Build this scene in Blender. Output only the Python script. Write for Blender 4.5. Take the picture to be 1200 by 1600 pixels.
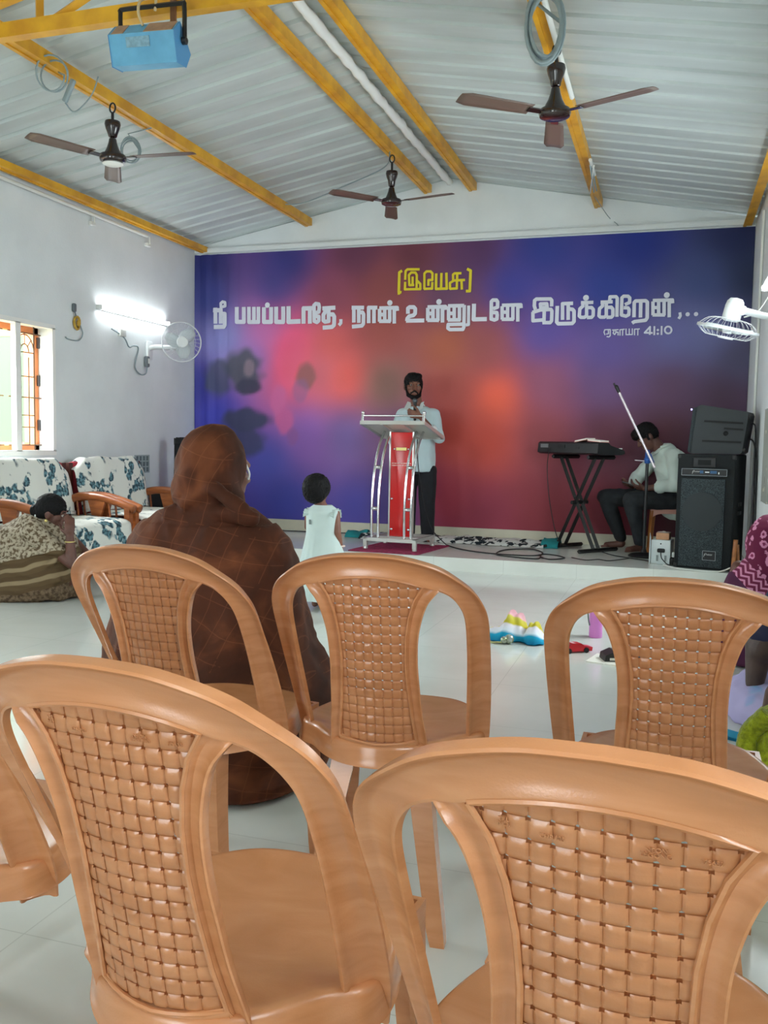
import bpy, bmesh, math, random
from math import pi, sin, cos, radians
from mathutils import Vector, Matrix, noise, Euler
C = bpy.context.scene.collection
for o in list(bpy.data.objects): bpy.data.objects.remove(o)
sc = bpy.context.scene
# ------------------------------------------------------------------ camera
FPX = 1400.0; CAMH = 1.08
yaw, pit, rol = radians(-17.70), radians(-4.45), radians(1.0)
_f = Vector((sin(yaw)*cos(pit), cos(yaw)*cos(pit), sin(pit)))
_r = Vector((cos(yaw), -sin(yaw), 0)); _u = _r.cross(_f)
_r, _u = cos(rol)*_r + sin(rol)*_u, -sin(rol)*_r + cos(rol)*_u
cam = bpy.data.objects.new('camera', bpy.data.cameras.new('camera')); C.objects.link(cam)
cam.matrix_world = Matrix(((_r.x, _u.x, -_f.x, 0), (_r.y, _u.y, -_f.y, 0), (_r.z, _u.z, -_f.z, CAMH), (0, 0, 0, 1)))
cam.data.sensor_fit = 'VERTICAL'; cam.data.sensor_height = 24; cam.data.lens = 24*FPX/1600
cam.data.clip_start = .05
sc.camera = cam
CAM = Vector((0, 0, CAMH))
# measured room: the walls, stage and roof as planes (metres)
LX, RX_, BY, REAR = -5.08, .646, 8.95, -3.6
STG, SFY = .115, 7.37
RIDGE, RZ, EZ = -2.217, 3.72, 3.16
# ------------------------------------------------------------------ view, world, lamps that are not in a fixture
sc.view_settings.view_transform = 'Standard'; sc.view_settings.look = 'None'
sc.view_settings.gamma = 1; sc.view_settings.use_curve_mapping = False
sc.view_settings.exposure = EXPOSURE = 1.32
WORLD = 7.0
TUBE = 12.0
w = bpy.data.worlds.new('sky'); sc.world = w; w.use_nodes = True
bg = w.node_tree.nodes['Background']; bg.inputs[0].default_value = (.86, .95, .98, 1); bg.inputs[1].default_value = WORLD
sun = bpy.data.objects.new('sun', bpy.data.lights.new('sun', 'SUN')); C.objects.link(sun)
sun.data.energy = 1.0; sun.data.angle = radians(2); sun.rotation_euler = (radians(28), radians(-38), 0); sun.location = (-9, 3, 9)
sc.cycles.max_bounces = 10; sc.cycles.diffuse_bounces = 6; sc.cycles.use_denoising = True
sc.cycles.caustics_reflective = False; sc.cycles.caustics_refractive = False
sc.cycles.sample_clamp_indirect = 6
def portal(loc, rot, sx, sy):
    l = bpy.data.lights.new('daylight_portal', 'AREA'); l.shape = 'RECTANGLE'; l.size = sx; l.size_y = sy
    l.cycles.is_portal = True
    o = bpy.data.objects.new('daylight_portal', l); C.objects.link(o); o.location = loc; o.rotation_euler = rot
# ------------------------------------------------------------------ projection helpers: measured pixel -> point on a known plane
def ray(x, y): return _f + _r*((x-600)/FPX) - _u*((y-800)/FPX)
def at(x, y, Y): d = ray(x, y); return CAM + d*(Y/d.y)
def atx(x, y, X): d = ray(x, y); return CAM + d*(X/d.x)
def fl(x, y, z=0.0): d = ray(x, y); return CAM + d*((z-CAMH)/d.z)
V = Vector
# ------------------------------------------------------------------ materials
def s2l(c):
    return tuple(((v/255/12.92) if v/255 <= .04045 else ((v/255+.055)/1.055)**2.4) for v in c)
MATS = {}
def mat(name, rgb, rough=.5, metal=0, spec=.5, var=0, vscale=20, bump=0, bscale=200, sheen=0, trans=0, rgb2=None, alpha=None, coat=0, stretch=(1, 1, 1), detail=4):
    if name in MATS: return MATS[name]
    m = bpy.data.materials.new(name); m.use_nodes = True; MATS[name] = m
    nt = m.node_tree; b = nt.nodes['Principled BSDF']
    L = s2l(rgb)
    b.inputs['Base Color'].default_value = (*L, 1); b.inputs['Roughness'].default_value = rough
    b.inputs['Metallic'].default_value = metal; b.inputs['Specular IOR Level'].default_value = spec
    if sheen: b.inputs['Sheen Weight'].default_value = sheen; b.inputs['Sheen Roughness'].default_value = .4
    if coat: b.inputs['Coat Weight'].default_value = coat
    tc = nt.nodes.new('ShaderNodeTexCoord'); mp = nt.nodes.new('ShaderNodeMapping')
    mp.inputs['Scale'].default_value = stretch; nt.links.new(tc.outputs['Object'], mp.inputs[0])
    if var or rgb2:
        n = nt.nodes.new('ShaderNodeTexNoise'); n.inputs['Scale'].default_value = vscale; n.inputs['Detail'].default_value = detail
        nt.links.new(mp.outputs[0], n.inputs['Vector'])
        cr = nt.nodes.new('ShaderNodeValToRGB'); nt.links.new(n.outputs['Fac'], cr.inputs[0])
        A = s2l(rgb2) if rgb2 else tuple(max(0, v*(1-var)) for v in L)
        B = L if rgb2 else tuple(min(1, v*(1+var)) for v in L)
        cr.color_ramp.elements[0].position = .36; cr.color_ramp.elements[1].position = .64
        cr.color_ramp.elements[0].color = (*A, 1); cr.color_ramp.elements[1].color = (*B, 1)
        nt.links.new(cr.outputs[0], b.inputs['Base Color'])
    if bump:
        n2 = nt.nodes.new('ShaderNodeTexNoise'); n2.inputs['Scale'].default_value = bscale; n2.inputs['Detail'].default_value = 3
        nt.links.new(mp.outputs[0], n2.inputs['Vector'])
        bp = nt.nodes.new('ShaderNodeBump'); bp.inputs['Strength'].default_value = bump; bp.inputs['Distance'].default_value = .01
        nt.links.new(n2.outputs['Fac'], bp.inputs['Height']); nt.links.new(bp.outputs[0], b.inputs['Normal'])
    if trans:
        out = nt.nodes['Material Output']; t = nt.nodes.new('ShaderNodeBsdfTranslucent'); mx = nt.nodes.new('ShaderNodeMixShader')
        src = b.inputs['Base Color']
        if src.links: nt.links.new(src.links[0].from_socket, t.inputs[0])
        else: t.inputs[0].default_value = (*L, 1)
        mx.inputs[0].default_value = trans
        nt.links.new(b.outputs[0], mx.inputs[1]); nt.links.new(t.outputs[0], mx.inputs[2]); nt.links.new(mx.outputs[0], out.inputs[0])
    return m
def emit(name, rgb, k):
    m = bpy.data.materials.new(name); m.use_nodes = True; b = m.node_tree.nodes['Principled BSDF']
    b.inputs['Base Color'].default_value = (.9, .9, .9, 1)
    b.inputs['Emission Color'].default_value = (*rgb, 1); b.inputs['Emission Strength'].default_value = k
    MATS[name] = m; return m
class NT:
    """small helper for hand-made node materials"""
    def __init__(s, name, rough=.5, spec=.5):
        s.m = bpy.data.materials.new(name); s.m.use_nodes = True; MATS[name] = s.m; s.t = s.m.node_tree
        s.b = s.t.nodes['Principled BSDF']; s.b.inputs['Roughness'].default_value = rough; s.b.inputs['Specular IOR Level'].default_value = spec
    def n(s, kind, **kw):
        x = s.t.nodes.new('ShaderNode'+kind)
        for k, v in kw.items():
            if hasattr(x, k): setattr(x, k, v)
            else: x.inputs[k.replace('_', ' ')].default_value = v
        return x
    def l(s, a, b): s.t.links.new(a, b)
    def math(s, op, a, b=None, c=None):
        x = s.t.nodes.new('ShaderNodeMath'); x.operation = op
        for i, v in enumerate((a, b, c)):
            if v is None: continue
            if isinstance(v, (int, float)): x.inputs[i].default_value = v
            else: s.l(v, x.inputs[i])
        return x.outputs[0]
    def mix(s, fac, a, b):
        x = s.t.nodes.new('ShaderNodeMix'); x.data_type = 'RGBA'
        for i, v in ((0, fac), (6, a), (7, b)):
            if isinstance(v, (int, float)): x.inputs[i].default_value = v
            elif isinstance(v, tuple): x.inputs[i].default_value = (*v, 1)
            else: s.l(v, x.inputs[i])
        return x.outputs[2]
    def ramp(s, fac, stops):
        x = s.t.nodes.new('ShaderNodeValToRGB'); e = x.color_ramp.elements
        while len(e) < len(stops): e.new(.5)
        for k, (p, c) in zip(e, stops): k.position = p; k.color = (*c, 1)
        s.l(fac, x.inputs[0]); return x.outputs[0]
# ------------------------------------------------------------------ mesh builder
def root_mat(p):
    m = Matrix.Identity(4)
    while p is not None: m = p.matrix_basis @ m; p = p.parent
    return m
class MB:
    def __init__(s): s.v = []; s.f = []
    def add(s, vs, fs):
        b = len(s.v); s.v += [tuple(x) for x in vs]; s.f += [tuple(i+b for i in f) for f in fs]; return s
    def box(s, c, size, rot=None):
        x, y, z = (k/2 for k in size)
        vs = [V((a*x, b*y, d*z)) for a in (-1, 1) for b in (-1, 1) for d in (-1, 1)]
        if rot is not None:
            R = rot if isinstance(rot, Matrix) else Euler(rot).to_matrix(); vs = [R @ p for p in vs]
        c = V(c)
        return s.add([p+c for p in vs], [(0, 1, 3, 2), (4, 6, 7, 5), (0, 4, 5, 1), (2, 3, 7, 6), (0, 2, 6, 4), (1, 5, 7, 3)])
    def rbox(s, c, size, r=.01, rot=None, n=3):
        """box with rounded edges (superellipsoid-like by bevelled grid)"""
        bm = bmesh.new(); bmesh.ops.create_cube(bm, size=1)
        for v in bm.verts: v.co = V((v.co.x*size[0], v.co.y*size[1], v.co.z*size[2]))
        bmesh.ops.bevel(bm, geom=bm.edges[:], offset=min(r, min(size)*.49), segments=n, profile=.5, affect='EDGES')
        R = Matrix.Identity(3) if rot is None else (rot if isinstance(rot, Matrix) else Euler(rot).to_matrix())
        bm.verts.index_update()
        s.add([R @ v.co + V(c) for v in bm.verts], [[v.index for v in f.verts] for f in bm.faces]); bm.free(); return s
    def tube(s, pts, r, n=8, cap=True, flat=None):
        pts = [V(p) for p in pts]; N = len(pts)
        rs = r if isinstance(r, (list, tuple)) else [r]*N
        b = len(s.v); prev = None
        for i, p in enumerate(pts):
            t = (pts[min(i+1, N-1)]-pts[max(i-1, 0)]); t = t.normalized() if t.length > 1e-9 else V((0, 0, 1))
            if prev is None:
                a = V((0, 0, 1)) if abs(t.z) < .9 else V((1, 0, 0)); x = t.cross(a).normalized()
            else:
                x = prev - t*prev.dot(t)
                x = x.normalized() if x.length > 1e-6 else t.orthogonal().normalized()
            prev = x; y = t.cross(x)
            for k in range(n):
                an = 2*pi*k/n; s.v.append(tuple(p + (x*cos(an) + y*sin(an)*(flat or 1))*rs[i]))
        for i in range(N-1):
            for k in range(n):
                a = b+i*n+k; c = b+i*n+(k+1) % n; s.f.append((a, c, c+n, a+n))
        if cap: s.f.append(tuple(b+k for k in reversed(range(n)))); s.f.append(tuple(b+(N-1)*n+k for k in range(n)))
        return s
    def cyl(s, p0, p1, r0, r1=None, n=16): return s.tube([p0, p1], [r0, r0 if r1 is None else r1], n)
    def lathe(s, prof, c=(0, 0, 0), n=24, rot=None):
        b = len(s.v); c = V(c); R = Matrix.Identity(3) if rot is None else (rot if isinstance(rot, Matrix) else Euler(rot).to_matrix())
        for (r, z) in prof:
            for k in range(n): s.v.append(tuple(R @ V((r*cos(2*pi*k/n), r*sin(2*pi*k/n), z)) + c))
        for i in range(len(prof)-1):
            for k in range(n):
                a = b+i*n+k; d = b+i*n+(k+1) % n; s.f.append((a, d, d+n, a+n))
        s.f.append(tuple(b+k for k in reversed(range(n)))); s.f.append(tuple(b+(len(prof)-1)*n+k for k in range(n)))
        return s
    def ell(s, c, r, rot=None, nu=16, nv=10):
        r = (r, r, r) if isinstance(r, (int, float)) else r
        R = Matrix.Identity(3) if rot is None else (rot if isinstance(rot, Matrix) else Euler(rot).to_matrix()); c = V(c)
        b = len(s.v); s.v.append(tuple(R @ V((0, 0, r[2])) + c))
        for i in range(1, nv):
            t = pi*i/nv
            for k in range(nu):
                p = 2*pi*k/nu; s.v.append(tuple(R @ V((r[0]*sin(t)*cos(p), r[1]*sin(t)*sin(p), r[2]*cos(t))) + c))
        s.v.append(tuple(R @ V((0, 0, -r[2])) + c)); e = len(s.v)-1
        for k in range(nu): s.f.append((b, b+1+k, b+1+(k+1) % nu)); s.f.append((e, e-nu+(k+1) % nu, e-nu+k))
        for i in range(nv-2):
            for k in range(nu):
                a = b+1+i*nu+k; d = b+1+i*nu+(k+1) % nu; s.f.append((a, a+nu, d+nu, d))
        return s
    def cap(s, p0, p1, r0, r1=None, n=12):
        """tapered capsule"""
        r1 = r0 if r1 is None else r1; p0 = V(p0); p1 = V(p1); d = p1-p0; L = d.length
        if L < 1e-6: return s.ell(p0, r0)
        d = d/L; pts = []; rs = []
        for k in range(5): a = pi/2*(1-k/4)*.98; pts.append(p0-d*r0*sin(a)); rs.append(r0*cos(a))
        for k in range(5): a = pi/2*(k/4)*.98; pts.append(p1+d*r1*sin(a)); rs.append(r1*cos(a))
        return s.tube(pts, rs, n)
    def prism(s, poly, axis, a, b):
        """polygon in the two other axes, extruded from a to b along axis ('x','y','z')"""
        k = 'xyz'.index(axis); o = [i for i in range(3) if i != k]; n = len(poly)
        def P(p, h): q = [0, 0, 0]; q[o[0]], q[o[1]], q[k] = p[0], p[1], h; return tuple(q)
        return s.add([P(p, a) for p in poly]+[P(p, b) for p in poly],
                     [tuple(range(n)), tuple(reversed(range(n, 2*n)))]+[(i, i+n, (i+1) % n+n, (i+1) % n) for i in range(n)])
    def grid(s, P, closed=False):
        """P[i][j] points -> quads"""
        b = len(s.v); n = len(P[0])
        for row in P: s.v += [tuple(p) for p in row]
        for i in range(len(P)-1):
            for j in range(n if closed else n-1):
                a = b+i*n+j; d = b+i*n+(j+1) % n; s.f.append((a, d, d+n, a+n))
        return s
    def mesh(s, name, m, M=None):
        me = bpy.data.meshes.new(name)
        vs = s.v if M is None else [tuple(M @ V(p)) for p in s.v]
        me.from_pydata(vs, [], s.f); me.update()
        bm = bmesh.new(); bm.from_mesh(me); bmesh.ops.recalc_face_normals(bm, faces=bm.faces[:]); bm.to_mesh(me); bm.free()
        if m: me.materials.append(m)
        return me
    def build(s, name, m, parent=None, smooth=None, world=True, kind=None, label=None):
        M = root_mat(parent).inverted() if (parent and world) else None
        me = s.mesh(name, m, M)
        return link(name, me, parent, smooth, kind, label)
def smooth_mesh(me, ang):
    for p in me.polygons: p.use_smooth = True
    if ang < 179: me.set_sharp_from_angle(angle=radians(ang))
def link(name, me, parent=None, smooth=None, kind=None, label=None):
    o = bpy.data.objects.new(name, me); C.objects.link(o)
    if smooth: smooth_mesh(me, smooth)
    if parent: o.parent = parent
    if kind: o['kind'] = kind
    if label: o['label'] = label
    return o
def thing(name, label, cat, loc=(0, 0, 0), rz=0, group=None):
    o = bpy.data.objects.new(name, None); C.objects.link(o); o.location = loc; o.rotation_euler = (0, 0, rz)
    o.empty_display_size = .1
    return tag(o, label, cat, group)
def tag(o, label, cat, group=None):
    o['label'] = label; o['category'] = cat
    if group: o['group'] = group
    return o
def remesh(mb, name, m, parent, voxel=.008, smooth=4, fn=None, label=None, factor=.5):
    """union of the closed pieces in mb as ONE continuous surface"""
    me = mb.mesh('tmp', None); o = bpy.data.objects.new('tmp', me); C.objects.link(o)
    r = o.modifiers.new('r', 'REMESH'); r.mode = 'VOXEL'; r.voxel_size = voxel
    if smooth: q = o.modifiers.new('s', 'SMOOTH'); q.iterations = smooth; q.factor = factor
    dg = bpy.context.evaluated_depsgraph_get(); dg.update()
    me2 = bpy.data.meshes.new_from_object(o.evaluated_get(dg)); bpy.data.objects.remove(o); bpy.data.meshes.remove(me)
    if fn:
        nrm = [v.normal.copy() for v in me2.vertices]
        for v, nn in zip(me2.vertices, nrm): v.co = fn(v.co.copy(), nn)
    me2.name = name; me2.materials.clear(); me2.materials.append(m)
    M = root_mat(parent).inverted()
    me2.transform(M); me2.update()
    return link(name, me2, parent, 180, None, label)
def fold(amp, sc_, axis=(1, 1, 1), seed=0):
    ax = V(axis)
    def f(p, n):
        q = V((p.x*ax.x, p.y*ax.y, p.z*ax.z))*sc_ + V((seed, seed*1.7, seed*.6))
        d = noise.noise(q); d2 = noise.noise(q*2.3+V((9, 2, 4)))
        return p + n*amp*(1-2.2*abs(d) + .5*d2)
    return f
def cr(P, n):
    """Catmull-Rom through P, n samples per span"""
    P = [V(p) for p in P]; out = []
    for i in range(len(P)-1):
        a, b, c, d = P[max(i-1, 0)], P[i], P[i+1], P[min(i+2, len(P)-1)]
        for k in range(n):
            t = k/n; out.append(.5*((2*b)+(c-a)*t+(2*a-5*b+4*c-d)*t*t+(3*b-a-3*c+d)*t**3))
    out.append(P[-1]); return out
def cable(name, pts, r, m, label, cat='cable', group=None, n=5, seg=8):
    return tag(MB().tube(cr(pts, seg), r, n).build(name, m, None, 180), label, cat, group)
# ================================================================== ROOM
WALL = mat('wall_paint', (225, 230, 231), .75, var=.03, vscale=3, bump=.12, bscale=60)
WHITE = mat('white_paint', (236, 238, 236), .5)
def tile_mat():
    k = NT('floor_tile', .13, .5); g = k.n('NewGeometry'); sx = k.n('SeparateXYZ'); k.l(g.outputs['Position'], sx.inputs[0])
    def line(o, off):
        f = k.math('FRACT', k.math('DIVIDE', k.math('ADD', o, off), .6)); d = k.math('ABSOLUTE', k.math('SUBTRACT', f, .5))
        return k.math('GREATER_THAN', d, .4972)
    ln = k.math('MAXIMUM', line(sx.outputs[0], 60.1), line(sx.outputs[1], 60.25))
    n = k.n('TexNoise', Scale=2.2, Detail=5.0); k.l(g.outputs['Position'], n.inputs['Vector'])
    base = k.ramp(n.outputs['Fac'], [(.35, s2l((208, 211, 204))), (.65, s2l((217, 220, 214)))])
    k.l(k.mix(ln, base, s2l((194, 197, 190))), k.b.inputs['Base Color'])
    return k.m
FLOOR = tile_mat()
def struct(name, mb, m, smooth=None): return mb.build(name, m, None, smooth, kind='structure')
T = .2
struct('floor', MB().box(((LX+RX_)/2, (REAR+BY)/2, -.1), (RX_-LX+2*T, BY-REAR+2*T, .2)), FLOOR)
struct('stage', MB().box(((LX+RX_)/2, (SFY+BY)/2, STG/2), (RX_-LX, BY-SFY, STG)), FLOOR)
def ceil_z(x): return RZ-(RZ-EZ)*abs(x-RIDGE)/(RIDGE-LX if x < RIDGE else RX_-RIDGE)
# gable walls
g = [(LX-T, -.2), (RX_+T, -.2), (RX_+T, EZ-.02), (RIDGE, RZ), (LX-T, EZ-.02)]
struct('wall_back', MB().prism(g, 'y', BY, BY+T), WALL)
# the rear wall has a doorway
rw = MB(); DZ = 2.2
for a, b, c, d in ((LX-T, -2.5, 0, EZ), (-2.5, -1.5, DZ, EZ), (-1.5, RX_+T, 0, EZ)):
    rw.box(((a+b)/2, REAR-T/2, (c+d)/2), (b-a, T, d-c))
rw.prism([(LX-T, EZ), (RX_+T, EZ), (RIDGE, RZ)], 'y', REAR-T, REAR)
struct('wall_rear', rw, WALL)
def side_wall(name, x0, x1, wins):
    m = MB(); y = REAR-T
    for a, b, z0, z1 in wins+[(BY, BY, 0, 0)]:
        m.box(((x0+x1)/2, (y+a)/2, EZ/2-.05), (x1-x0, a-y, EZ+.1))
        if b > a:
            m.box(((x0+x1)/2, (a+b)/2, z0/2-.05), (x1-x0, b-a, z0+.1)); m.box(((x0+x1)/2, (a+b)/2, (z1+EZ)/2), (x1-x0, b-a, EZ-z1))
        y = b
    struct(name, m, WALL)
WZ0, WZ1, WY0, WY1 = .955, 2.0, 5.12, 6.50
side_wall('wall_left', LX-T, LX, [(1.6, 3.0, .95, 2.0), (WY0, WY1, WZ0, WZ1)])
side_wall('wall_right', RX_, RX_+T, [(-.4, .6, 1.3, 2.2), (4.9, 6.2, .95, 2.0)])  # both right-wall openings are unseen, added for fill at stage and seats
portal((RX_+T+.01, .1, 1.75), (0, pi/2, 0), .9, 1.0)
for (y0, y1) in ((1.6, 3.0), (WY0, WY1)): portal((LX-T-.01, (y0+y1)/2, 1.48), (0, -pi/2, 0), 1.05, y1-y0)
for (y0, y1) in ((4.9, 6.2),): portal((RX_+T+.01, (y0+y1)/2, 1.48), (0, pi/2, 0), 1.05, y1-y0)
portal((-2.0, REAR-T-.01, 1.1), (pi/2, 0, 0), 1.0, 2.2)
# roof sheets: trapezoid ribs running down the slope
def sheet(x0, x1):
    P = []; y = REAR-.25; pr = []
    while y < BY+.3:
        pr += [(y, 0), (y+.155, 0), (y+.17, .022), (y+.195, .022)]; y += .21
    m = MB(); rows = []
    for x in (x0, x1):
        z = ceil_z(max(min(x, RX_), LX)); rows.append([(x, yy, z+h) for yy, h in pr])
    m.grid(rows); top = [[(a[0], a[1], a[2]+.012) for a in r] for r in rows]; m.grid(top)
    return m
SHEET = mat('roof_sheet', (189, 198, 197), .42, spec=.5, var=.10, vscale=1.6, detail=6, stretch=(.5, 3.5, 1))
struct('ceiling', sheet(LX-T, RIDGE), SHEET); struct('ceiling.001', sheet(RIDGE, RX_+T), SHEET)
# lumpy white filler along the ridge
P = []; 
for i in range(240):
    y = REAR+.05+i*(BY-REAR-.1)/239; q = noise.noise(V((y*7, 1, 2))); P.append((RIDGE+.012*q, y, RZ-.045+.012*noise.noise(V((y*9, 5, 1)))))
m = MB().tube(P, [.034+.016*noise.noise(V((p[1]*8, 3, 3))) for p in P], 8)
struct('trim_1', m, WHITE, 180)
# the plaster band above the backdrop, the skirting of the stage
struct('trim_2', MB().box(((LX+RX_)/2, BY-.02, 3.135), (RX_-LX, .04, .05)), WALL)
BASE = mat('skirting_tile', (205, 200, 180), .3, var=.04, vscale=6)
struct('baseboard_back', MB().box(((LX+RX_)/2, BY-.008, STG+.055), (RX_-LX, .016, .11)), BASE)
struct('baseboard_left', MB().box((LX+.008, (REAR+SFY)/2, .05), (.016, SFY-REAR, .10)), BASE)
struct('baseboard_right', MB().box((RX_-.008, (REAR+SFY)/2, .05), (.016, SFY-REAR, .10)), BASE)
# ---- window in the left wall: white reveal, mullion, orange frame, bent-iron grille
FR = mat('window_white', (240, 240, 236), .4); ORG = mat('orange_wood', (226, 140, 84), .5, var=.08, vscale=12); IRON = mat('grille_brown', (96, 66, 40), .5)
wf = MB()
for y0, y1, z0, z1 in ((WY0-.03, WY1+.03, WZ1-.008, WZ1+.03), (WY0-.03, WY1+.03, WZ0-.035, WZ0+.008), (WY1-.008, WY1+.03, WZ0, WZ1), (WY0-.03, WY0+.008, WZ0, WZ1), (6.04, 6.10, WZ0, WZ1), (5.56, 5.62, WZ0, WZ1)):
    wf.box((LX-.01, (y0+y1)/2, (z0+z1)/2), (.05, y1-y0, z1-z0))
win = struct('window_1', wf, FR)
of = MB()
for y0, y1, z0, z1 in ((WY0, WY1, WZ1-.05, WZ1), (WY0, WY1, WZ0, WZ0+.045), (WY1-.05, WY1, WZ0, WZ1), (WY0, WY0+.05, WZ0, WZ1)):
    of.box((LX-.17, (y0+y1)/2, (z0+z1)/2), (.06, y1-y0, z1-z0))
of.build('window_frame', ORG, win)
gr = MB(); gx = LX-.115
for (a, b) in ((5.12, 5.56), (5.62, 6.04), (6.10, 6.50)):
    for z in (WZ0+.05, WZ0+.45, WZ1-.06): gr.cyl((gx, a, z), (gx, b, z), .006, n=6)
    c = (a+b)/2; hw = .115
    for k in range(-1, 2): gr.cyl((gx, c+k*hw*.42-(0 if k else 0), WZ0+.05), (gx, c+k*hw*.42, WZ1-.26+(.06 if k == 0 else 0)), .005, n=6) if k else None
    gr.cyl((gx, c-hw, WZ0), (gx, c-hw, WZ1), .006, n=6); gr.cyl((gx, c+hw, WZ0), (gx, c+hw, WZ1), .006, n=6)
    gr.tube([(gx, c+hw*cos(t*pi/12), WZ1-.22+hw*1.3*sin(t*pi/12)) for t in range(13)], .005, 6)
    gr.tube([(gx, c+hw*.45*cos(t*pi/12), WZ1-.22+hw*.6*sin(t*pi/12)) for t in range(13)], .005, 6)
    for t in (.25, .5, .75): gr.cyl((gx, c+hw*.45*cos(t*pi), WZ1-.22+hw*.6*sin(t*pi)), (gx, c+hw*cos(t*pi), WZ1-.22+hw*1.3*sin(t*pi)), .004, n=6)
    for z in (WZ1-.22, WZ1-.42, WZ0+.3, WZ0+.2): gr.cyl((gx, c-hw, z), (gx, c+hw, z), .005, n=6)
gr.build('grille', IRON, win, 60)
# opened shutter leaf standing outside the right-hand light
sh = thing('window_shutter', 'green shutter leaf in an orange frame standing open outside the window', 'shutter', (LX-.24, 6.56, WZ0))
sm = MB(); a = radians(-62); d = V((-1, -.03, 0)).normalized()
R = Matrix.Rotation(math.atan2(d.y, d.x), 3, 'Z'); o = V((LX-.24, 6.54, WZ0)); Wd, Ht = .44, 1.06
def sp(u, z): return o + d*u + V((0, 0, z))
GRN = mat('shutter_green', (62, 98, 56), .5)
for u0, u1, z0, z1 in ((0, Wd, 0, .07), (0, Wd, Ht-.07, Ht), (0, .07, 0, Ht), (Wd-.07, Wd, 0, Ht)): sm.box(sp((u0+u1)/2, (z0+z1)/2), (u1-u0, .03, z1-z0), R)
sm.build('shutter_frame', ORG, sh); MB().box(sp(Wd/2, Ht/2), (Wd-.13, .018, Ht-.13), R).build('shutter_panel', GRN, sh)
hg = mat('dark_iron', (60, 55, 55), .5)
for z in (.22, .6, .92): MB().box((LX-.135, 6.49, WZ0+z), (.03, .018, .09)).build('hinge', hg, sh)
# outside: earth and greenery
struct('ground', MB().box((-11, 5, -.35), (11.4, 20, .3)), mat('earth', (150, 140, 105), .9, var=.2, vscale=2))
LEAF = mat('leaf', (74, 98, 34), .5, rgb2=(36, 62, 20), vscale=3, trans=.35)
BARK = mat('bark', (110, 90, 70), .9)
def shrub(x, y, h, r, n, seed, label):
    t = thing('shrub', label, 'shrub', (x, y, -.2)); rnd = random.Random(seed); lm = MB(); st = MB()
    for k in range(7):
        an = k*.9; st.tube(cr([(x, y, -.2), (x+.15*cos(an), y+.15*sin(an), h*.4), (x+r*.6*cos(an), y+r*.6*sin(an), h*.8)], 4), [.03-.002*i for i in range(9)], 5)
    for k in range(n):
        th = rnd.uniform(0, 2*pi); rr = r*math.sqrt(rnd.random()); z = rnd.uniform(.05, 1); q = rr*(1.15-abs(z-.55)*1.1)
        p = V((x+q*cos(th), y+q*sin(th), -.1+h*z)); e = Euler((rnd.uniform(0, 6), rnd.uniform(0, 6), rnd.uniform(0, 6))).to_matrix(); s_ = rnd.uniform(.05, .1)
        lm.add([p+e @ V(c)*s_ for c in ((-1, 0, 0), (0, -.4, .1), (1.2, 0, 0), (0, .4, .1))], [(0, 1, 2, 3)])
    lm.build('foliage', LEAF, t); st.build('stem', BARK, t, 180)
shrub(-7.6, 8.75, 2.5, .8, 1500, 1, 'leafy green shrub seen through the left half of the window')
shrub(-9.0, 11.0, 2.6, .9, 1000, 2, 'second leafy shrub farther out beyond the window')
shrub(-11.2, 12.6, 3.2, 1.2, 1500, 3, 'tallest shrub, farthest out beyond the window')
# ---- roof steel
YEL = mat('yellow_steel', (230, 172, 36), .4, var=.1, vscale=5, rgb2=(200, 140, 30))
PUR = {}
def purlin(x, label, y1=BY-.02, dx=.05, dz=.075, y0=REAR):
    z = ceil_z(x)-.012; t = MB()
    s = (RZ-EZ)/(RIDGE-LX) if x < RIDGE else -(RZ-EZ)/(RX_-RIDGE)
    t.box((x, (y0+y1)/2, z-dz/2), (dx, y1-y0, dz))
    # the rolled lip of the channel
    t.box((x-.036, (y0+y1)/2, z-dz-.004), (.028, y1-y0, .008))
    tag(t.build('roof_purlin', YEL), label, 'purlin', None)
purlin(-1.97, 'yellow steel purlin just right of the roof ridge')
purlin(-2.43, 'yellow steel purlin just left of the roof ridge, carrying the far fan')
purlin(-3.725, 'yellow steel purlin halfway down the left roof slope')
purlin(-4.95, 'olive yellow purlin along the top of the left wall', dx=.05, dz=.055)
purlin(-.745, 'yellow steel purlin halfway down the right roof slope, carrying a pipe')
purlin(.585, 'yellow purlin along the top of the right wall', dx=.05, dz=.06)
TY = 4.03
tr = thing('roof_truss', 'yellow painted steel roof truss crossing the hall overhead', 'truss', ((LX+RX_)/2, TY, 3.15))
MB().box(((LX+RX_)/2, TY, 3.188), (RX_-LX-.01, .06, .076)).build('bottom_chord', YEL, tr)
def tz(x): return ceil_z(x)-.13
for xa, xb in ((LX+.01, RIDGE), (RIDGE, RX_-.01)):
    a = V((xa, TY, tz(xa))); b = V((xb, TY, tz(xb))); MB().box((a+b)/2, ((b-a).length, .05, .05), Matrix.Rotation(-math.atan2(b.z-a.z, b.x-a.x), 3, 'Y')).build('top_chord', YEL, tr)
for xa, xb in ((-3.2, -3.2), (-3.25, -4.2), (-3.15, -2.3), (-2.217, -2.217), (-1.25, -2.15), (-1.25, -1.25), (-1.2, -.3)):
    a = V((xa, TY, 3.2)); b = V((xb, TY, tz(xb)-.01)); MB().tube([a, b], .026, 4).build('web', YEL, tr)
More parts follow.
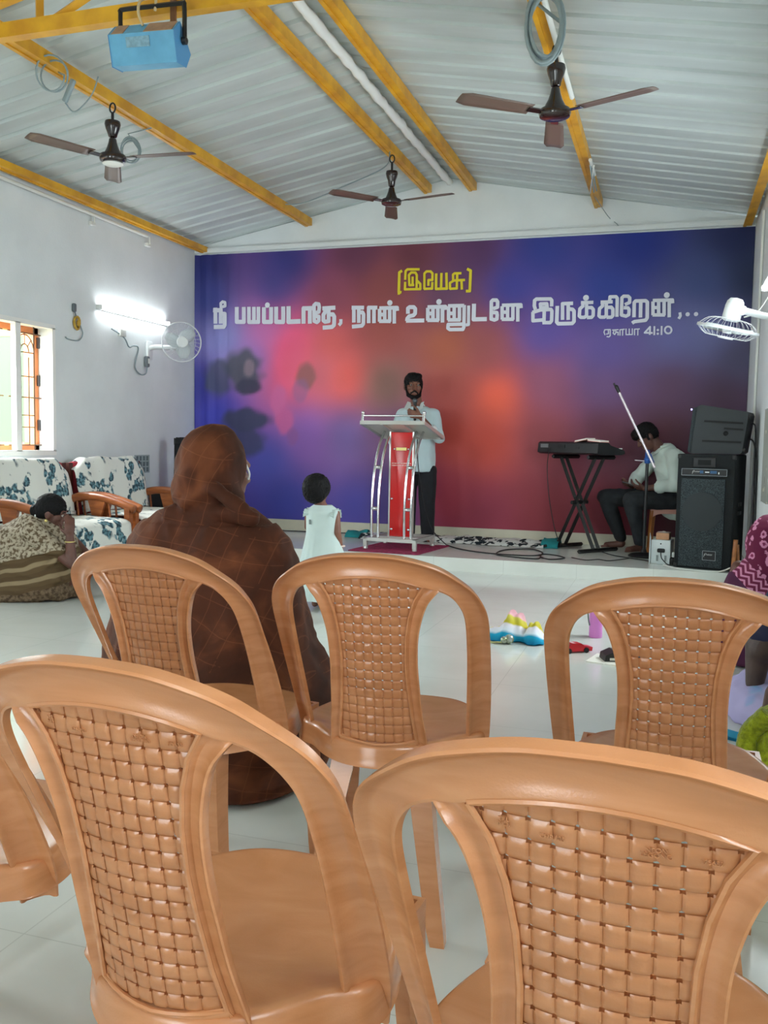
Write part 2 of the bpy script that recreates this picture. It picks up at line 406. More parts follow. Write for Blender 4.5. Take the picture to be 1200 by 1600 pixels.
# ---- pipes and cables under the roof
PVC = mat('pvc_pipe', (222, 224, 218), .4); GREYC = mat('grey_cable', (142, 158, 162), .5); DARKC = mat('black_cable', (22, 24, 26), .5)
def px_ceil(x, y, off):
    d = ray(x, y)
    for s in ((RZ-EZ)/(RIDGE-LX), -(RZ-EZ)/(RX_-RIDGE)):
        n = V((-s, 0, 1)); c = RZ-off-s*RIDGE; t = (c-CAM.dot(n))/d.dot(n); q = CAM+d*t
        if (s > 0) == (q.x <= RIDGE): return q
    return q
tag(MB().cyl((LX+.045, 1.0, 3.075), (LX+.045, 7.9, 3.075), .016, n=10).build('conduit_pipe', PVC, None, 60), 'white conduit pipe below the olive purlin on the left wall', 'pipe')
for y, lab in ((7.05, 'white pipe bracket on the left wall, nearest to the window corner'), (7.95, 'white pipe bracket on the left wall at the end of the conduit')):
    t = thing('pipe_bracket', lab, 'bracket', (LX+.03, y, 3.0)); MB().rbox((LX+.02, y, 3.0), (.04, .07, .035), .008).build('clip', PVC, t); MB().cyl((LX+.045, y, 3.005), (LX+.045, y, 3.075), .008, n=6).build('peg', PVC, t)
tag(MB().cyl((-.70, 2.0, ceil_z(-.70)-.12), (-.70, 6.0, ceil_z(-.70)-.12), .016, n=10).build('conduit_pipe', PVC, None, 60), 'white conduit pipe along the right slope purlin beside the near fan', 'pipe')
tag(MB().cyl((-.70, 7.35, ceil_z(-.70)-.11), (-.70, 7.75, ceil_z(-.70)-.11), .014, n=10).build('conduit_pipe', PVC, None, 60), 'short white pipe stub near the far end of the right purlin', 'pipe')
def coil(c, rx, rz, turns, r, m, label, rot=0, seed=0, extra=None):
    rnd = random.Random(seed); pts = []; N = 22
    for i in range(turns*N+1):
        a = 2*pi*i/N; j = 1+.12*sin(i*.21+seed); tilt = .012*sin(i*.37)
        pts.append(V(c)+V((rx*j*cos(a), tilt+.02*sin(a*.5), rz*j*sin(a))))
    R = Matrix.Rotation(rot, 3, 'Z'); pts = [R @ (p-V(c))+V(c) for p in pts]
    if extra: pts += [V(e) for e in extra]
    return tag(MB().tube(pts, r, 5).build('cable_coil', m, None, 180), label, 'cable coil')
q = px_ceil(852, 40, .28); coil(q, .085, .165, 7, .009, GREYC, 'large grey coil of cable hanging at the right slope purlin above a fan', .2, 1, [(-.74, q.y+.1, q.z+.16)])
q = px_ceil(82, 118, .17); coil(q, .085, .10, 2, .006, GREYC, 'loose grey cable loops hanging below the left purlin by the truss', .3, 2, [(-3.72, q.y+.12, q.z+.07)])
q = px_ceil(108, 142, .17)
tb = thing('junction_box', 'small grey cable joint hanging below the left purlin', 'cable joint', q)
MB().rbox(q, (.035, .03, .15), .01, (0, radians(28), 0)).build('joint_sleeve', GREYC, tb, 60); MB().tube(cr([q+V((-.03, 0, -.07)), q+V((.02, .03, -.12)), q+V((.12, .06, -.02)), q+V((.16, .08, .1))], 6), .005, 5).build('cable_tail', GREYC, tb, 180)
q = px_ceil(204, 235, .2); coil(q, .065, .085, 4, .005, GREYC, 'small neat grey cable coil hanging beside the left ceiling fan', .5, 3, [q+V((-.02, 0, .12)), (-3.70, q.y-.02, ceil_z(-3.7)-.1)])
cable('ceiling_cable', [px_ceil(420, 316, .03), px_ceil(470, 318, .05), px_ceil(540, 290, .06), px_ceil(600, 262, .08), (-2.43, 7.6, ceil_z(-2.43)-.09)], .006, GREYC, 'thin dark cable slung across the left roof slope to the far fan')
for k, (a, b) in enumerate((((922, 258), (928, 300)), ((928, 258), (922, 302)), ((925, 262), (932, 298)))):
    cable('ceiling_cable', [px_ceil(*a, .12), px_ceil((a[0]+b[0])/2, (a[1]+b[1])/2, .17), px_ceil(*b, .12)], .007, PVC if k == 1 else GREYC, ('left', 'crossing white', 'right')[k]+' strand of the cables tied at the far end of the right purlin', 'cable', 'tied cables')
cable('ceiling_cable', [px_ceil(930, 308, .1), (-.66, 8.93, 3.25), (-.58, 8.93, 3.18), (-.56, 8.93, 3.13)], .004, GREYC, 'frayed wire end hanging onto the white gable below the right purlin')
# ================================================================== BACKDROP
BX0, BX1, BZ0, BZ1 = LX+.004, RX_-.004, .226, 3.092
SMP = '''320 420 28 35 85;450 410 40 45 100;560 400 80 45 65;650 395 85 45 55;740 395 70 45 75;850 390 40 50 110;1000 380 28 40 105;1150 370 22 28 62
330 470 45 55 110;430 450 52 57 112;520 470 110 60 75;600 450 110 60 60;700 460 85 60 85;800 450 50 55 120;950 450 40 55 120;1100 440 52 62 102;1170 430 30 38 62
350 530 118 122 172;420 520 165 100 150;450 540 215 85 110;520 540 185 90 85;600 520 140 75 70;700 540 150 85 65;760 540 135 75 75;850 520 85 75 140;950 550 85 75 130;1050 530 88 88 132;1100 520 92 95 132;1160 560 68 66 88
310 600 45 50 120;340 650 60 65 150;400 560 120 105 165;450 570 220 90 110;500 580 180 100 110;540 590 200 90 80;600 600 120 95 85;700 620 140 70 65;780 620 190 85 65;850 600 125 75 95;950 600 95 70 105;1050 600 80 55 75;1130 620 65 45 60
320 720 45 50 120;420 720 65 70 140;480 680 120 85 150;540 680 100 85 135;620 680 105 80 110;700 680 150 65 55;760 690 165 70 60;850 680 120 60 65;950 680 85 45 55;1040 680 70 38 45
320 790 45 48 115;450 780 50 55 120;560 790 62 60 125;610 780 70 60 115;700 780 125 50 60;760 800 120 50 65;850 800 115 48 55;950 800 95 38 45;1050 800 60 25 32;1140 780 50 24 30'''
SP = []  # right-side samples hold a toned-down tube sheen painted in with the print
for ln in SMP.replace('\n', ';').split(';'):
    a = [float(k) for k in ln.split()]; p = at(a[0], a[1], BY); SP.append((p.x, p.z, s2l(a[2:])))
# dim printed figures: (px centre, px radii, colour, strength)
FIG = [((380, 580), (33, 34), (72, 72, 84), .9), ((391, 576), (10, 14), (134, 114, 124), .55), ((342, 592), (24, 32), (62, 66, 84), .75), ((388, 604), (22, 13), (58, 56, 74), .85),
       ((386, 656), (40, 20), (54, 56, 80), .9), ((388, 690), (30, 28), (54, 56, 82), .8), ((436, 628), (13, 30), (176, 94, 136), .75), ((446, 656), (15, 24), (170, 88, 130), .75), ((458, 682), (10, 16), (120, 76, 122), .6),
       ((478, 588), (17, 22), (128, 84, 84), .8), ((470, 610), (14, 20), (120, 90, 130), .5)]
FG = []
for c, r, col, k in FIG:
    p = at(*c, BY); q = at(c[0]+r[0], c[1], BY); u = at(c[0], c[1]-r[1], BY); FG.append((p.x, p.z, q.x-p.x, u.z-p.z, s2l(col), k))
LIT = .60   # how bright a white wall reads in the photograph; seen colour over this gives the print plus leftover tube sheen
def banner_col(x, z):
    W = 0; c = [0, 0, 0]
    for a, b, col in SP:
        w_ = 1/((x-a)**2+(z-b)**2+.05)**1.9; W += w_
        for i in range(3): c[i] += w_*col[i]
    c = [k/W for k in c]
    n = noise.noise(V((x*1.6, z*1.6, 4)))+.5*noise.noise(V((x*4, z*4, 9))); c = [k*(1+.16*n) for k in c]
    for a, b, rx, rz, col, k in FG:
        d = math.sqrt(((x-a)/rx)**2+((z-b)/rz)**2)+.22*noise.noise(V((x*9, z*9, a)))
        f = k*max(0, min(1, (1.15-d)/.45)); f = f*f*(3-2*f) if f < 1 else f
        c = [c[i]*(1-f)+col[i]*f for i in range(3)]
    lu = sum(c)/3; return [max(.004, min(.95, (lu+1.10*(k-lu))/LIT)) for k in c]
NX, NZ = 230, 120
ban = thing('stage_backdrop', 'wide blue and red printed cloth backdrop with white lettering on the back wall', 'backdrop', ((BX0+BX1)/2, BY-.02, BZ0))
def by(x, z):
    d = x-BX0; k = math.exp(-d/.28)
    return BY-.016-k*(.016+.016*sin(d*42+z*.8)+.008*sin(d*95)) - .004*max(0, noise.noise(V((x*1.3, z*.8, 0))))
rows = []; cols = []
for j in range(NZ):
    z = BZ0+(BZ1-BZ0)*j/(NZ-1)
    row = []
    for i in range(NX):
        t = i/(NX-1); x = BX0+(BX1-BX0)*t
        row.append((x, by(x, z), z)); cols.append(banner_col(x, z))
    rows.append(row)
k = NT('backdrop_print_sheen', .5, .3)
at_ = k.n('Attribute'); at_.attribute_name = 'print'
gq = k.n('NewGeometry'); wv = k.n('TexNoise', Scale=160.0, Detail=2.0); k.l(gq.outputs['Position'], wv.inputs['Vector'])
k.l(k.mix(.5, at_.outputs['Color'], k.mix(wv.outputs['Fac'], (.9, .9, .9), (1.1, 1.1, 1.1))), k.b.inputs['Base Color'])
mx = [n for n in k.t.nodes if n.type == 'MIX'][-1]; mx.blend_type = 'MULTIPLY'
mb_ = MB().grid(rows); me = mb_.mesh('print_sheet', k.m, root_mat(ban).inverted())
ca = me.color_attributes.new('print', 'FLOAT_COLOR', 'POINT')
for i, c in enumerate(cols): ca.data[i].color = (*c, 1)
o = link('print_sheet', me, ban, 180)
# ---- lettering: strokes measured on the wall, laid as thin raised print
def strokes(name, regs, m, label):
    M = MB(); dy = [0]; dz_ = [0]
    def P(rg, p):
        (x0, y0, s_) = rg; q = at(x0+p[0]/s_, y0+p[1]/s_, BY-.02); return (q.x, q.z)
    for rg, L in regs:
        a = P(rg, (0, 0)); b = P(rg, (100, 0)); sc_ = math.hypot(b[0]-a[0], b[1]-a[1])/100
        for wd, pl in L:
            pts = [P(rg, p) for p in pl]; h = wd*sc_/2
            dy[0] = (dy[0]+1) % 5; y = min(by(px_, pz_) for px_, pz_ in pts)-.009; cnt = [0]
            def disc(c, r):
              dz_[0] += .000011; y_ = y-dz_[0]
              M.prism([(c[0]+r*cos(t*pi/8), c[1]+r*sin(t*pi/8)) for t in range(16)], 'y', y_, y_+.004)
            if len(pts) == 1: disc(pts[0], h); continue
            for i in range(len(pts)-1):
                (ax, az), (bx, bz) = pts[i], pts[i+1]; d = math.hypot(bx-ax, bz-az) or 1e-6; ux, uz = (bx-ax)/d, (bz-az)/d
                e0 = h*.55 if i == 0 else 0; e1 = h*.55 if i == len(pts)-2 else 0
                ax -= ux*e0; az -= uz*e0; bx += ux*e1; bz += uz*e1
                dz_[0] += .000011; y_ = y-dz_[0]
                M.prism([(ax-uz*h, az+ux*h), (ax+uz*h, az-ux*h), (bx+uz*h, bz-ux*h), (bx-uz*h, bz+ux*h)], 'y', y_, y_+.004)
                if i: disc(pts[i], h)
    return M.build(name, m, ban, label=label)
def L(w_, *pls): return [(w_, p) for p in pls]
def dot(x, y, r): return [(2*r, [(x, y)])]
A = (325, 460, 5.4545); B = (540, 460, 7.5); Cc = (690, 455, 8.571); D = (820, 450, 8.571); E = (950, 445, 8.0); Fz = (610, 410, 8.571)
def nn(x, y, w_, s=1, ext=0):
    """the letter na: two loops and two stems under one bar, left edge x, top y"""
    f = lambda a, b: (x+a*s, y+b*s)
    return L(w_, [f(0, 30), f(0, 155)], [f(60, 10), f(60, 158)], [f(0, 85), f(60, 85)], [f(8, 10), f(205+ext, 4), f(207+ext, 30)], [f(6, 163), f(118, 163)], [f(118, 8), f(118, 158)], [f(172, 10), f(172, 178)])
white = [
 (A, L(32, [(66, 124), (66, 240)], [(56, 136), (112, 136)], [(112, 136), (112, 240)], [(112, 165), (146, 168), (146, 262), (136, 277), (62, 279)]) + L(22, [(116, 140), (112, 78), (128, 64), (148, 70), (150, 100), (130, 106)])
    + L(32, [(248, 118), (248, 235), (308, 235), (308, 118)]) + L(30, [(351, 116), (351, 236), (432, 236), (432, 116)], [(393, 116), (393, 232)])
    + L(32, [(478, 120), (478, 235), (539, 235), (539, 118)]) + dot(508, 92, 20) + L(32, [(582, 116), (582, 235), (643, 235), (643, 114)])
    + L(34, [(688, 112), (688, 234), (780, 230)]) + L(32, [(816, 240), (816, 120), (870, 120), (870, 240)], [(816, 120), (882, 118)])
    + L(28, [(908, 225), (905, 95), (920, 80), (945, 84), (950, 110), (946, 150), (920, 158)], [(916, 186), (946, 190), (946, 225), (930, 238), (908, 228)])
    + L(30, [(985, 120), (1078, 114)], [(1000, 130), (1000, 150), (985, 175), (985, 222), (1000, 234), (1030, 228), (1030, 124)], [(1034, 172), (1066, 170), (1078, 190), (1076, 262), (1058, 278), (988, 284)])
    + L(24, [(1134, 220), (1134, 245), (1122, 258)])),
 (B, L(42, [(98, 150), (98, 318)], [(84, 156), (206, 156)], [(156, 156), (156, 322)], [(158, 214), (198, 210), (212, 235), (210, 345), (192, 368), (88, 378)])
    + L(42, [(272, 325), (272, 156), (334, 156), (334, 325)], [(272, 156), (362, 156)]) + nn(400, 152, 40) + dot(520, 100, 30)
    + L(42, [(732, 215), (732, 165), (752, 150), (800, 150), (818, 170), (816, 225), (796, 246), (746, 258), (724, 285), (722, 300)], [(722, 310), (912, 306)])
    + nn(965, 140, 40) + dot(1096, 88, 30)),
 (Cc, L(46, [(95, 215), (95, 375)], [(170, 205), (170, 380)], [(95, 298), (170, 298)], [(100, 198), (290, 194)], [(98, 386), (242, 384)], [(240, 200), (240, 380)], [(305, 200), (300, 480), (285, 512), (112, 514), (86, 495), (90, 446), (285, 442)]) + L(40, [(364, 205), (362, 448), (336, 452)])
    + L(54, [(435, 185), (430, 378), (592, 374)]) + L(46, [(666, 370), (668, 140), (688, 120), (735, 120), (752, 145), (750, 215), (704, 232)], [(694, 286), (740, 288), (746, 320), (742, 372), (708, 386), (666, 372)]) + nn(812, 178, 44, 1.22)),
 (D, L(46, [(140, 278), (128, 240), (132, 170), (156, 150), (345, 148), (362, 168), (360, 235)], [(215, 262), (210, 215), (295, 212), (300, 262), (240, 265)], [(110, 335), (110, 440), (225, 430)], [(115, 325), (215, 295), (350, 288), (364, 310), (360, 440), (340, 465), (250, 465)], [(262, 300), (258, 450)])
    + L(48, [(436, 255), (428, 455), (448, 480), (635, 476), (660, 450), (660, 310), (640, 288), (610, 284)]) + L(46, [(506, 415), (506, 212), (634, 206)], [(582, 212), (582, 415)])
    + L(44, [(765, 198), (906, 194)], [(778, 200), (778, 245), (738, 280), (730, 375), (750, 394), (800, 394), (828, 370), (828, 200)], [(830, 264), (895, 262), (918, 290), (916, 370), (895, 394), (845, 396)]) + dot(820, 133, 38)
    + L(44, [(1028, 192), (1165, 186)], [(1042, 196), (1042, 242), (1002, 278), (994, 372), (1014, 392), (1066, 392), (1092, 368), (1092, 196)], [(1094, 262), (1158, 258), (1180, 285), (1180, 370), (1160, 392), (1108, 394)])),
 (E, L(42, [(22, 190), (26, 152), (100, 150), (116, 170), (112, 390)]) + L(42, [(168, 375), (174, 165), (196, 144), (250, 144), (272, 165), (270, 222), (222, 244)], [(208, 288), (250, 290), (264, 312), (260, 375), (225, 394), (172, 380)])
    + L(44, [(325, 395), (328, 225), (345, 204), (470, 200), (492, 220), (490, 415), (470, 444), (330, 462), (312, 474)], [(410, 210), (406, 398)]) + nn(562, 186, 42, 1.18) + dot(735, 130, 36)
    + L(34, [(900, 356), (906, 390), (888, 418)]) + dot(995, 370, 26) + dot(1100, 368, 26))]
WL = mat('print_white', (226, 228, 240), .5); YL = mat('print_yellow', (232, 212, 36), .5)
strokes('verse_lettering', white, WL, 'white verse line printed in heavy script')
strokes('reference_lettering', [(E, L(14, [(-38, 626), (-50, 592), (-40, 562), (4, 560), (6, 612), (-20, 616)], [(4, 560), (28, 560), (28, 636), (12, 652), (-14, 648)], [(56, 566), (128, 561)], [(78, 566), (64, 606), (84, 622), (98, 600), (98, 564)], [(98, 594), (126, 592), (126, 630)],
      [(150, 632), (150, 562), (204, 556)], [(184, 560), (182, 632)], [(226, 552), (226, 624), (304, 622), (304, 550)], [(266, 552), (266, 620)], [(332, 628), (332, 556), (394, 552)], [(374, 556), (372, 630)])
      + L(22, [(522, 620), (526, 526), (458, 600), (552, 602)], [(580, 524), (578, 624)], [(671, 522), (668, 622)], [(752+42*cos(t*pi/8), 566+44*sin(t*pi/8)) for t in range(17)] and [(752+42*cos(t*pi/8), 566+44*sin(t*pi/8)) for t in range(17)]) + dot(623, 566, 15) + dot(622, 612, 15))], WL, 'small white chapter reference 41:10')
strokes('heading_lettering', [(Fz, L(34, [(150, 118), (122, 136), (114, 398), (142, 402)], [(108, 415), (122, 415)])
      + L(30, [(200, 225), (206, 118), (232, 94), (385, 94)], [(256, 305), (250, 170), (282, 136), (336, 138), (356, 170), (352, 352)], [(300, 200), (298, 300)], [(262, 306), (312, 304)], [(200, 270), (196, 362), (402, 358), (402, 290), (370, 256)])
      + L(30, [(456, 350), (458, 150), (486, 122), (540, 122), (566, 150), (564, 236), (512, 238), (510, 306)], [(564, 272), (560, 352), (458, 356)]) + L(32, [(616, 158), (612, 356), (756, 352), (752, 148)], [(686, 152), (680, 350)])
      + L(30, [(800, 350), (800, 276), (842, 250), (840, 165), (862, 148), (944, 146)], [(802, 354), (890, 350), (896, 164)], [(846, 244), (992, 236)], [(954, 250), (958, 356)])
      + L(34, [(1036, 92), (1076, 112), (1064, 384), (1022, 386)]))], YL, 'yellow bracketed heading word')
# ================================================================== CHAIRS
def chair_plastic(name, trans):
    k = NT(name, .26, .55); k.b.inputs['Coat Weight'].default_value = .25; k.b.inputs['Coat Roughness'].default_value = .25; tc = k.n('TexCoord'); mp = k.n('Mapping'); mp.inputs['Scale'].default_value = (1.5, 3, 9); k.l(tc.outputs['Object'], mp.inputs[0])
    w_ = k.n('TexNoise', Scale=3.2, Detail=6.0, Distortion=1.2); k.l(mp.outputs[0], w_.inputs['Vector'])
    f = k.n('TexNoise', Scale=420.0, Detail=2.0); k.l(tc.outputs['Object'], f.inputs['Vector'])
    c = k.ramp(w_.outputs['Fac'], [(.3, s2l((188, 125, 80))), (.5, s2l((198, 134, 89))), (.72, s2l((206, 144, 98)))])
    k.l(c, k.b.inputs['Base Color'])
    bp = k.n('Bump', Strength=.12, Distance=.002); k.l(f.outputs['Fac'], bp.inputs['Height']); k.l(bp.outputs[0], k.b.inputs['Normal'])
    
    t = k.n('BsdfTranslucent'); k.l(c, t.inputs[0]); mx = k.n('MixShader'); mx.inputs[0].default_value = trans
    k.l(k.b.outputs[0], mx.inputs[1]); k.l(t.outputs[0], mx.inputs[2]); k.l(mx.outputs[0], k.t.nodes['Material Output'].inputs[0])
    return k.m
CH = chair_plastic('chair_plastic', .10); CHP = chair_plastic('chair_weave', .25)
ZS = .437
def bk(u, v, d=0.0):
    """point of the curved back shell: u across, v up from the seat, d towards the rear"""
    y = -(.19+.212*v)+(3.6-8.15*v)*u*u*(1 if abs(u) < .3 else 1)
    gx = 2*(3.6-8.15*v)*u; n = V((gx, -1, -.21)).normalized()
    return V((u, y, ZS+v))+n*d
def samp(pairs, n):
    o = cr([(a[0], a[1], 0) for a, b in pairs], n); i = cr([(b[0], b[1], 0) for a, b in pairs], n)
    return [((p.x, p.y), (q.x, q.y)) for p, q in zip(o, i)]
def ribbon(M, prs, prof, fade=0):
    rows = []
    for i, (a, b) in enumerate(prs):
        f = max(0, 1-i/fade) if fade else 0
        rows.append([bk(a[0]+(b[0]-a[0])*w_, a[1]+(b[1]-a[1])*w_, d*(1-f)-.003*f) for w_, d in prof])
    M.grid(rows, closed=True)
    b0 = len(M.v)-len(rows)*len(prof); n = len(prof)
    M.f.append(tuple(b0+i for i in range(n))); M.f.append(tuple(b0+(len(rows)-1)*n+i for i in reversed(range(n))))
ARCH = [((0, .419), (0, .370)), ((.062, .416), (.05, .367)), ((.115, .405), (.095, .357)), ((.150, .392), (.118, .350)), ((.180, .372), (.140, .345)), ((.205, .350), (.162, .333)), ((.220, .325), (.180, .308)),
        ((.229, .288), (.189, .272)), ((.2285, .22), (.190, .20)), ((.225, .13), (.187, .12)), ((.220, .05), (.183, .04)), ((.214, -.02), (.180, -.02)), ((.205, -.075), (.176, -.075))]
SIDE = [((.150, .351), (.118, .360)), ((.138, .343), (.108, .352)), ((.118, .32), (.090, .324)), ((.104, .284), (.078, .287)), ((.095, .24), (.0705, .24)), ((.092, .184), (.068, .186)), ((.0935, .132), (.070, .135)), ((.096, .07), (.0755, .065)), ((.102, .006), (.083, .006)), ((.108, -.06), (.085, -.055))]
PANEL = [((.108, .354)), (.090, .324), (.078, .287), (.0705, .24), (.068, .186), (.070, .135), (.0755, .065), (.083, .006)]
def pedge(v):
    P = PANEL[::-1]
    if v <= P[0][1]: return P[0][0]
    for (a, va), (b, vb) in zip(P, P[1:]):
        if v <= vb: return a+(b-a)*(v-va)/(vb-va)
    return P[-1][0]
def ptop(u): return .370-.016*(abs(u)/.108)**2
def make_chair(label):
    t = thing('plastic_chair', label, 'chair', (0, 0, 0), 0, None)
    # --- back frame: arch with rolled rim, two panel stiles, lower bar, bead round the weave
    M = MB(); pa = samp(ARCH, 7); full = [((-a[0], a[1]), (-b[0], b[1])) for a, b in reversed(pa)]+pa[1:]
    prof = [(0, -.006), (-.012, .002), (-.006, .0115), (.05, .0135), (.12, .011), (.19, .004), (.30, .0005), (.55, 0), (.80, .001), (.90, .0045), (.98, .004), (1, 0), (.99, -.005), (.5, -.005), (.15, -.006)]
    ribbon(M, full, prof)
    ps = samp(SIDE, 6); prof2 = [(0, -.006), (-.01, .005), (.06, .012), (.16, .0125), (.28, .006), (.45, .0005), (.70, -.001), (.84, .003), (.95, .0045), (1.03, .001), (1, -.005), (.4, -.006)]
    ribbon(M, ps, prof2, 9); ribbon(M, [((-a[0], a[1]), (-b[0], b[1])) for a, b in ps], prof2, 9)
    bar = []
    for i in range(25):
        u = -1+2*i/24; bar.append(((.108*u, -.066+.006*(1-u*u)), (.084*u, .008-.009*(1-u*u))))
    ribbon(M, bar, [(0, -.006), (0, .003), (.1, .005), (.5, .002), (.85, .003), (.95, .005), (1.02, .002), (1, -.005)])
    loop = [(-u, v) for u, v in PANEL]+[(k*.02-.06, .004-.006*(1-abs(k-3)/4)) for k in range(7)]+PANEL[::-1]+[(.108*(1-k/6), ptop(.108*(1-k/6))) for k in range(1, 12)]
    pts = [bk(u, v, .0035) for u, v in loop]; M.tube(pts+[pts[0]], .0032, 6, cap=False)
    M.build('back_frame', CH, t, 50)
    # --- woven panel: 11 x 18 strands, pin holes where four strands meet
    W = MB(); cw, ch = .0196, .0204; S = [0, .115, .28, .5, .72, .885, 1]
    for lay, off in ((0, 0), (1, -.0035)):
        for i in range(-6, 6):
            for j in range(18):
                u0 = i*cw; v0 = .002+j*ch
                um = min(abs(u0), abs(u0+cw)); vm = v0+ch/2
                if um > pedge(vm)+.002: continue
                H = (i+j) % 2 == 0; idx = {}; b = len(W.v)
                for a, s_ in enumerate(S):
                    for c, q in enumerate(S):
                        u = u0+s_*cw; v = v0+q*ch; e = pedge(v)+.003; u = max(-e, min(e, u)); v = min(v, ptop(u)+.003)
                        al, ac = (s_, q) if H else (q, s_)
                        d = .0029*(1-abs(2*al-1)**2.6)*(.3 if ac in (0, 1) else 1)
                        W.v.append(tuple(bk(u, v, (d if lay == 0 else -d*.3)+off-.001)))
                for a in range(6):
                    for c in range(6):
                        if a in (0, 5) and c in (0, 5): continue
                        k = b+a*7+c; W.f.append((k, k+7, k+8, k+1) if lay == 0 else (k, k+1, k+8, k+7))
    W.build('woven_panel', CHP, t, 40)
    # --- seat: dished D-shaped shell with a deep turned-down rim
    half = [(0, .250), (.06, .246), (.11, .226), (.150, .178), (.183, .10), (.205, .03), (.211, -.02), (.200, -.058), (.165, -.085), (.125, -.135), (.085, -.168), (.04, -.186), (0, -.190)]
    hp = [(p.x, p.y) for p in cr([(a, b, 0) for a, b in half], 5)]; outl = hp+[(-x, y) for x, y in reversed(hp[1:-1])]
    cy = .03
    def ring(k, z, grow=0): return [((x)*k+(grow*x/.2), (y-cy)*k+cy+(grow*(y-cy)/.2), z) for x, y in outl]
    sag = lambda y: -.010*max(0, (y-.14)/.11)
    R = []
    for k, z in ((.02, -.014), (.3, -.0135), (.55, -.0115), (.75, -.007), (.87, -.002), (.94, .001), (.98, .001)): R.append([(x, y, ZS-.004+z+sag(y)) for x, y, _ in ring(k, 0)])
    for gq, z in ((.002, -.003), (.004, -.010), (.0055, -.030), (.007, -.047), (.009, -.050), (.006, -.050), (.001, -.030), (-.004, -.012)): R.append([(x, y, ZS-.004+z+sag(y)) for x, y, _ in ring(1, 0, gq)])
    R += [[(x, y, ZS-.012+z+sag(y)) for x, y, _ in ring(k, 0)] for k, z in ((.9, -.004), (.5, -.014), (.02, -.017))]
    Sm = MB().grid(R, closed=True); n = len(outl); Sm.f.append(tuple(range(n))); Sm.f.append(tuple(reversed(range(len(Sm.v)-n, len(Sm.v)))))
    Sm.build('seat', CH, t, 60)
    # --- legs: angle-section, wide at the seat, rounded feet
    def leg(x0, y0, x1, y1, z0, w0, w1):
        Lm = MB(); rows = []
        sx = 1 if x1 > 0 else -1; sy = 1 if y1 > 0 else -1
        for k in range(13):
            f = k/12; z = z0*(1-f); x = x0+(x1-x0)*f; y = y0+(y1-y0)*f+(.008*sin(pi*f)*sy); w_ = w0+(w1-w0)*f**.6; th = .008
            if k == 12: w_ *= .86
            # L profile, corner outwards
            q = [(0, 0), (-w_, 0), (-w_, -th), (-w_*.5, -th*1.3), (-th*1.2, -th*1.2), (-th*1.3, -w_*.5), (-th, -w_), (0, -w_)]
            q = [(x+sx*a+sx*w_*.4, y+sy*b+sy*w_*.4) for a, b in q]
            rows.append([(a, b, z) for a, b in q])
        Lm.grid(rows, closed=True); n = 8; Lm.f.append(tuple(range(n))); Lm.f.append(tuple(reversed(range(len(Lm.v)-n, len(Lm.v)))))
        Lm.build('leg', CH, t, 40)
    for s_ in (-1, 1):
        leg(s_*.162, .175, s_*.178, .215, ZS-.02, .068, .036)
        leg(s_*.086, -.124, s_*.146, -.178, ZS-.04, .056, .036)
    return t
def dup(r, loc, rz, label):
    c = r.copy(); C.objects.link(c); c.location = loc; c.rotation_euler = (0, 0, rz); c['label'] = label
    for ch in r.children:
        k = ch.copy(); C.objects.link(k); k.parent = c
        for g in ch.children:
            h = g.copy(); C.objects.link(h); h.parent = k
    return c
c0 = make_chair('tan woven plastic chair, middle one of the second row, right of the shawled woman')
c0.location = (-.594, 1.974, 0); c0.rotation_euler = (0, 0, .077)
dup(c0, (-1.035, 1.898, 0), -.081, 'tan plastic chair directly behind the brown shawled woman, dark pin holes in its back')
dup(c0, (.019, 1.883, 0), -.005, 'tan plastic chair nearest the lime green shawl, in front of the pink bottle')
ch_d = dup(c0, (-.52, 1.037, 0), -.079, 'large tan plastic chair in the foreground on the left, seat seen through its back')
ch_e = dup(c0, (-.022, .948, 0), -.061, 'largest tan plastic chair in the right foreground, nearest to the camera')
dup(c0, (-1.105, 1.15, 0), -.03, 'tan plastic chair cut by the left edge of the photo, window reflected in its seat')
# maker's marks moulded into the strands of the two near chairs
for ch_, in ((ch_d,), (ch_e,)):
    for body, u, v in (('TEL\nNO.', -.078, .343), ('CHR403', -.039, .338), ('NEON\nLEGONO', .039, .340), ('175632', .078, .338)):
        cu = bpy.data.curves.new('t', 'FONT'); cu.body = body; cu.size = .0058; cu.align_x = 'CENTER'; cu.align_y = 'CENTER'; cu.extrude = .0005; cu.space_line = .8
        to = bpy.data.objects.new('t', cu); C.objects.link(to); dg = bpy.context.evaluated_depsgraph_get(); me = bpy.data.meshes.new_from_object(to.evaluated_get(dg)); bpy.data.objects.remove(to)
        p = bk(u, v, .0028); ex = (bk(u+.004, v)-bk(u-.004, v)).normalized(); ey = (bk(u, v+.004)-bk(u, v-.004)).normalized(); ez = ex.cross(ey).normalized()
        me.transform(Matrix(((ex.x, ey.x, ez.x, p.x), (ex.y, ey.y, ez.y, p.y), (ex.z, ey.z, ez.z, p.z), (0, 0, 0, 1)))); me.materials.clear(); me.materials.append(CH); me.name = 'moulded_mark'; link('moulded_mark', me, ch_)
for ch in list(bpy.data.objects):
    if ch.name.startswith('plastic_chair'): ch['group'] = 'tan woven plastic chairs'
# ================================================================== STAGE
CHROME = mat('chrome', (225, 226, 230), .12, metal=1); ALU = mat('aluminium', (205, 205, 200), .3, metal=.6); REDP = mat('red_acrylic', (206, 34, 34), .22, spec=.6)
BLK = mat('black_plastic', (24, 25, 27), .45); BLKM = mat('black_metal', (20, 20, 21), .4); GOLD = mat('gold_trim', (214, 196, 120), .3, metal=.4)
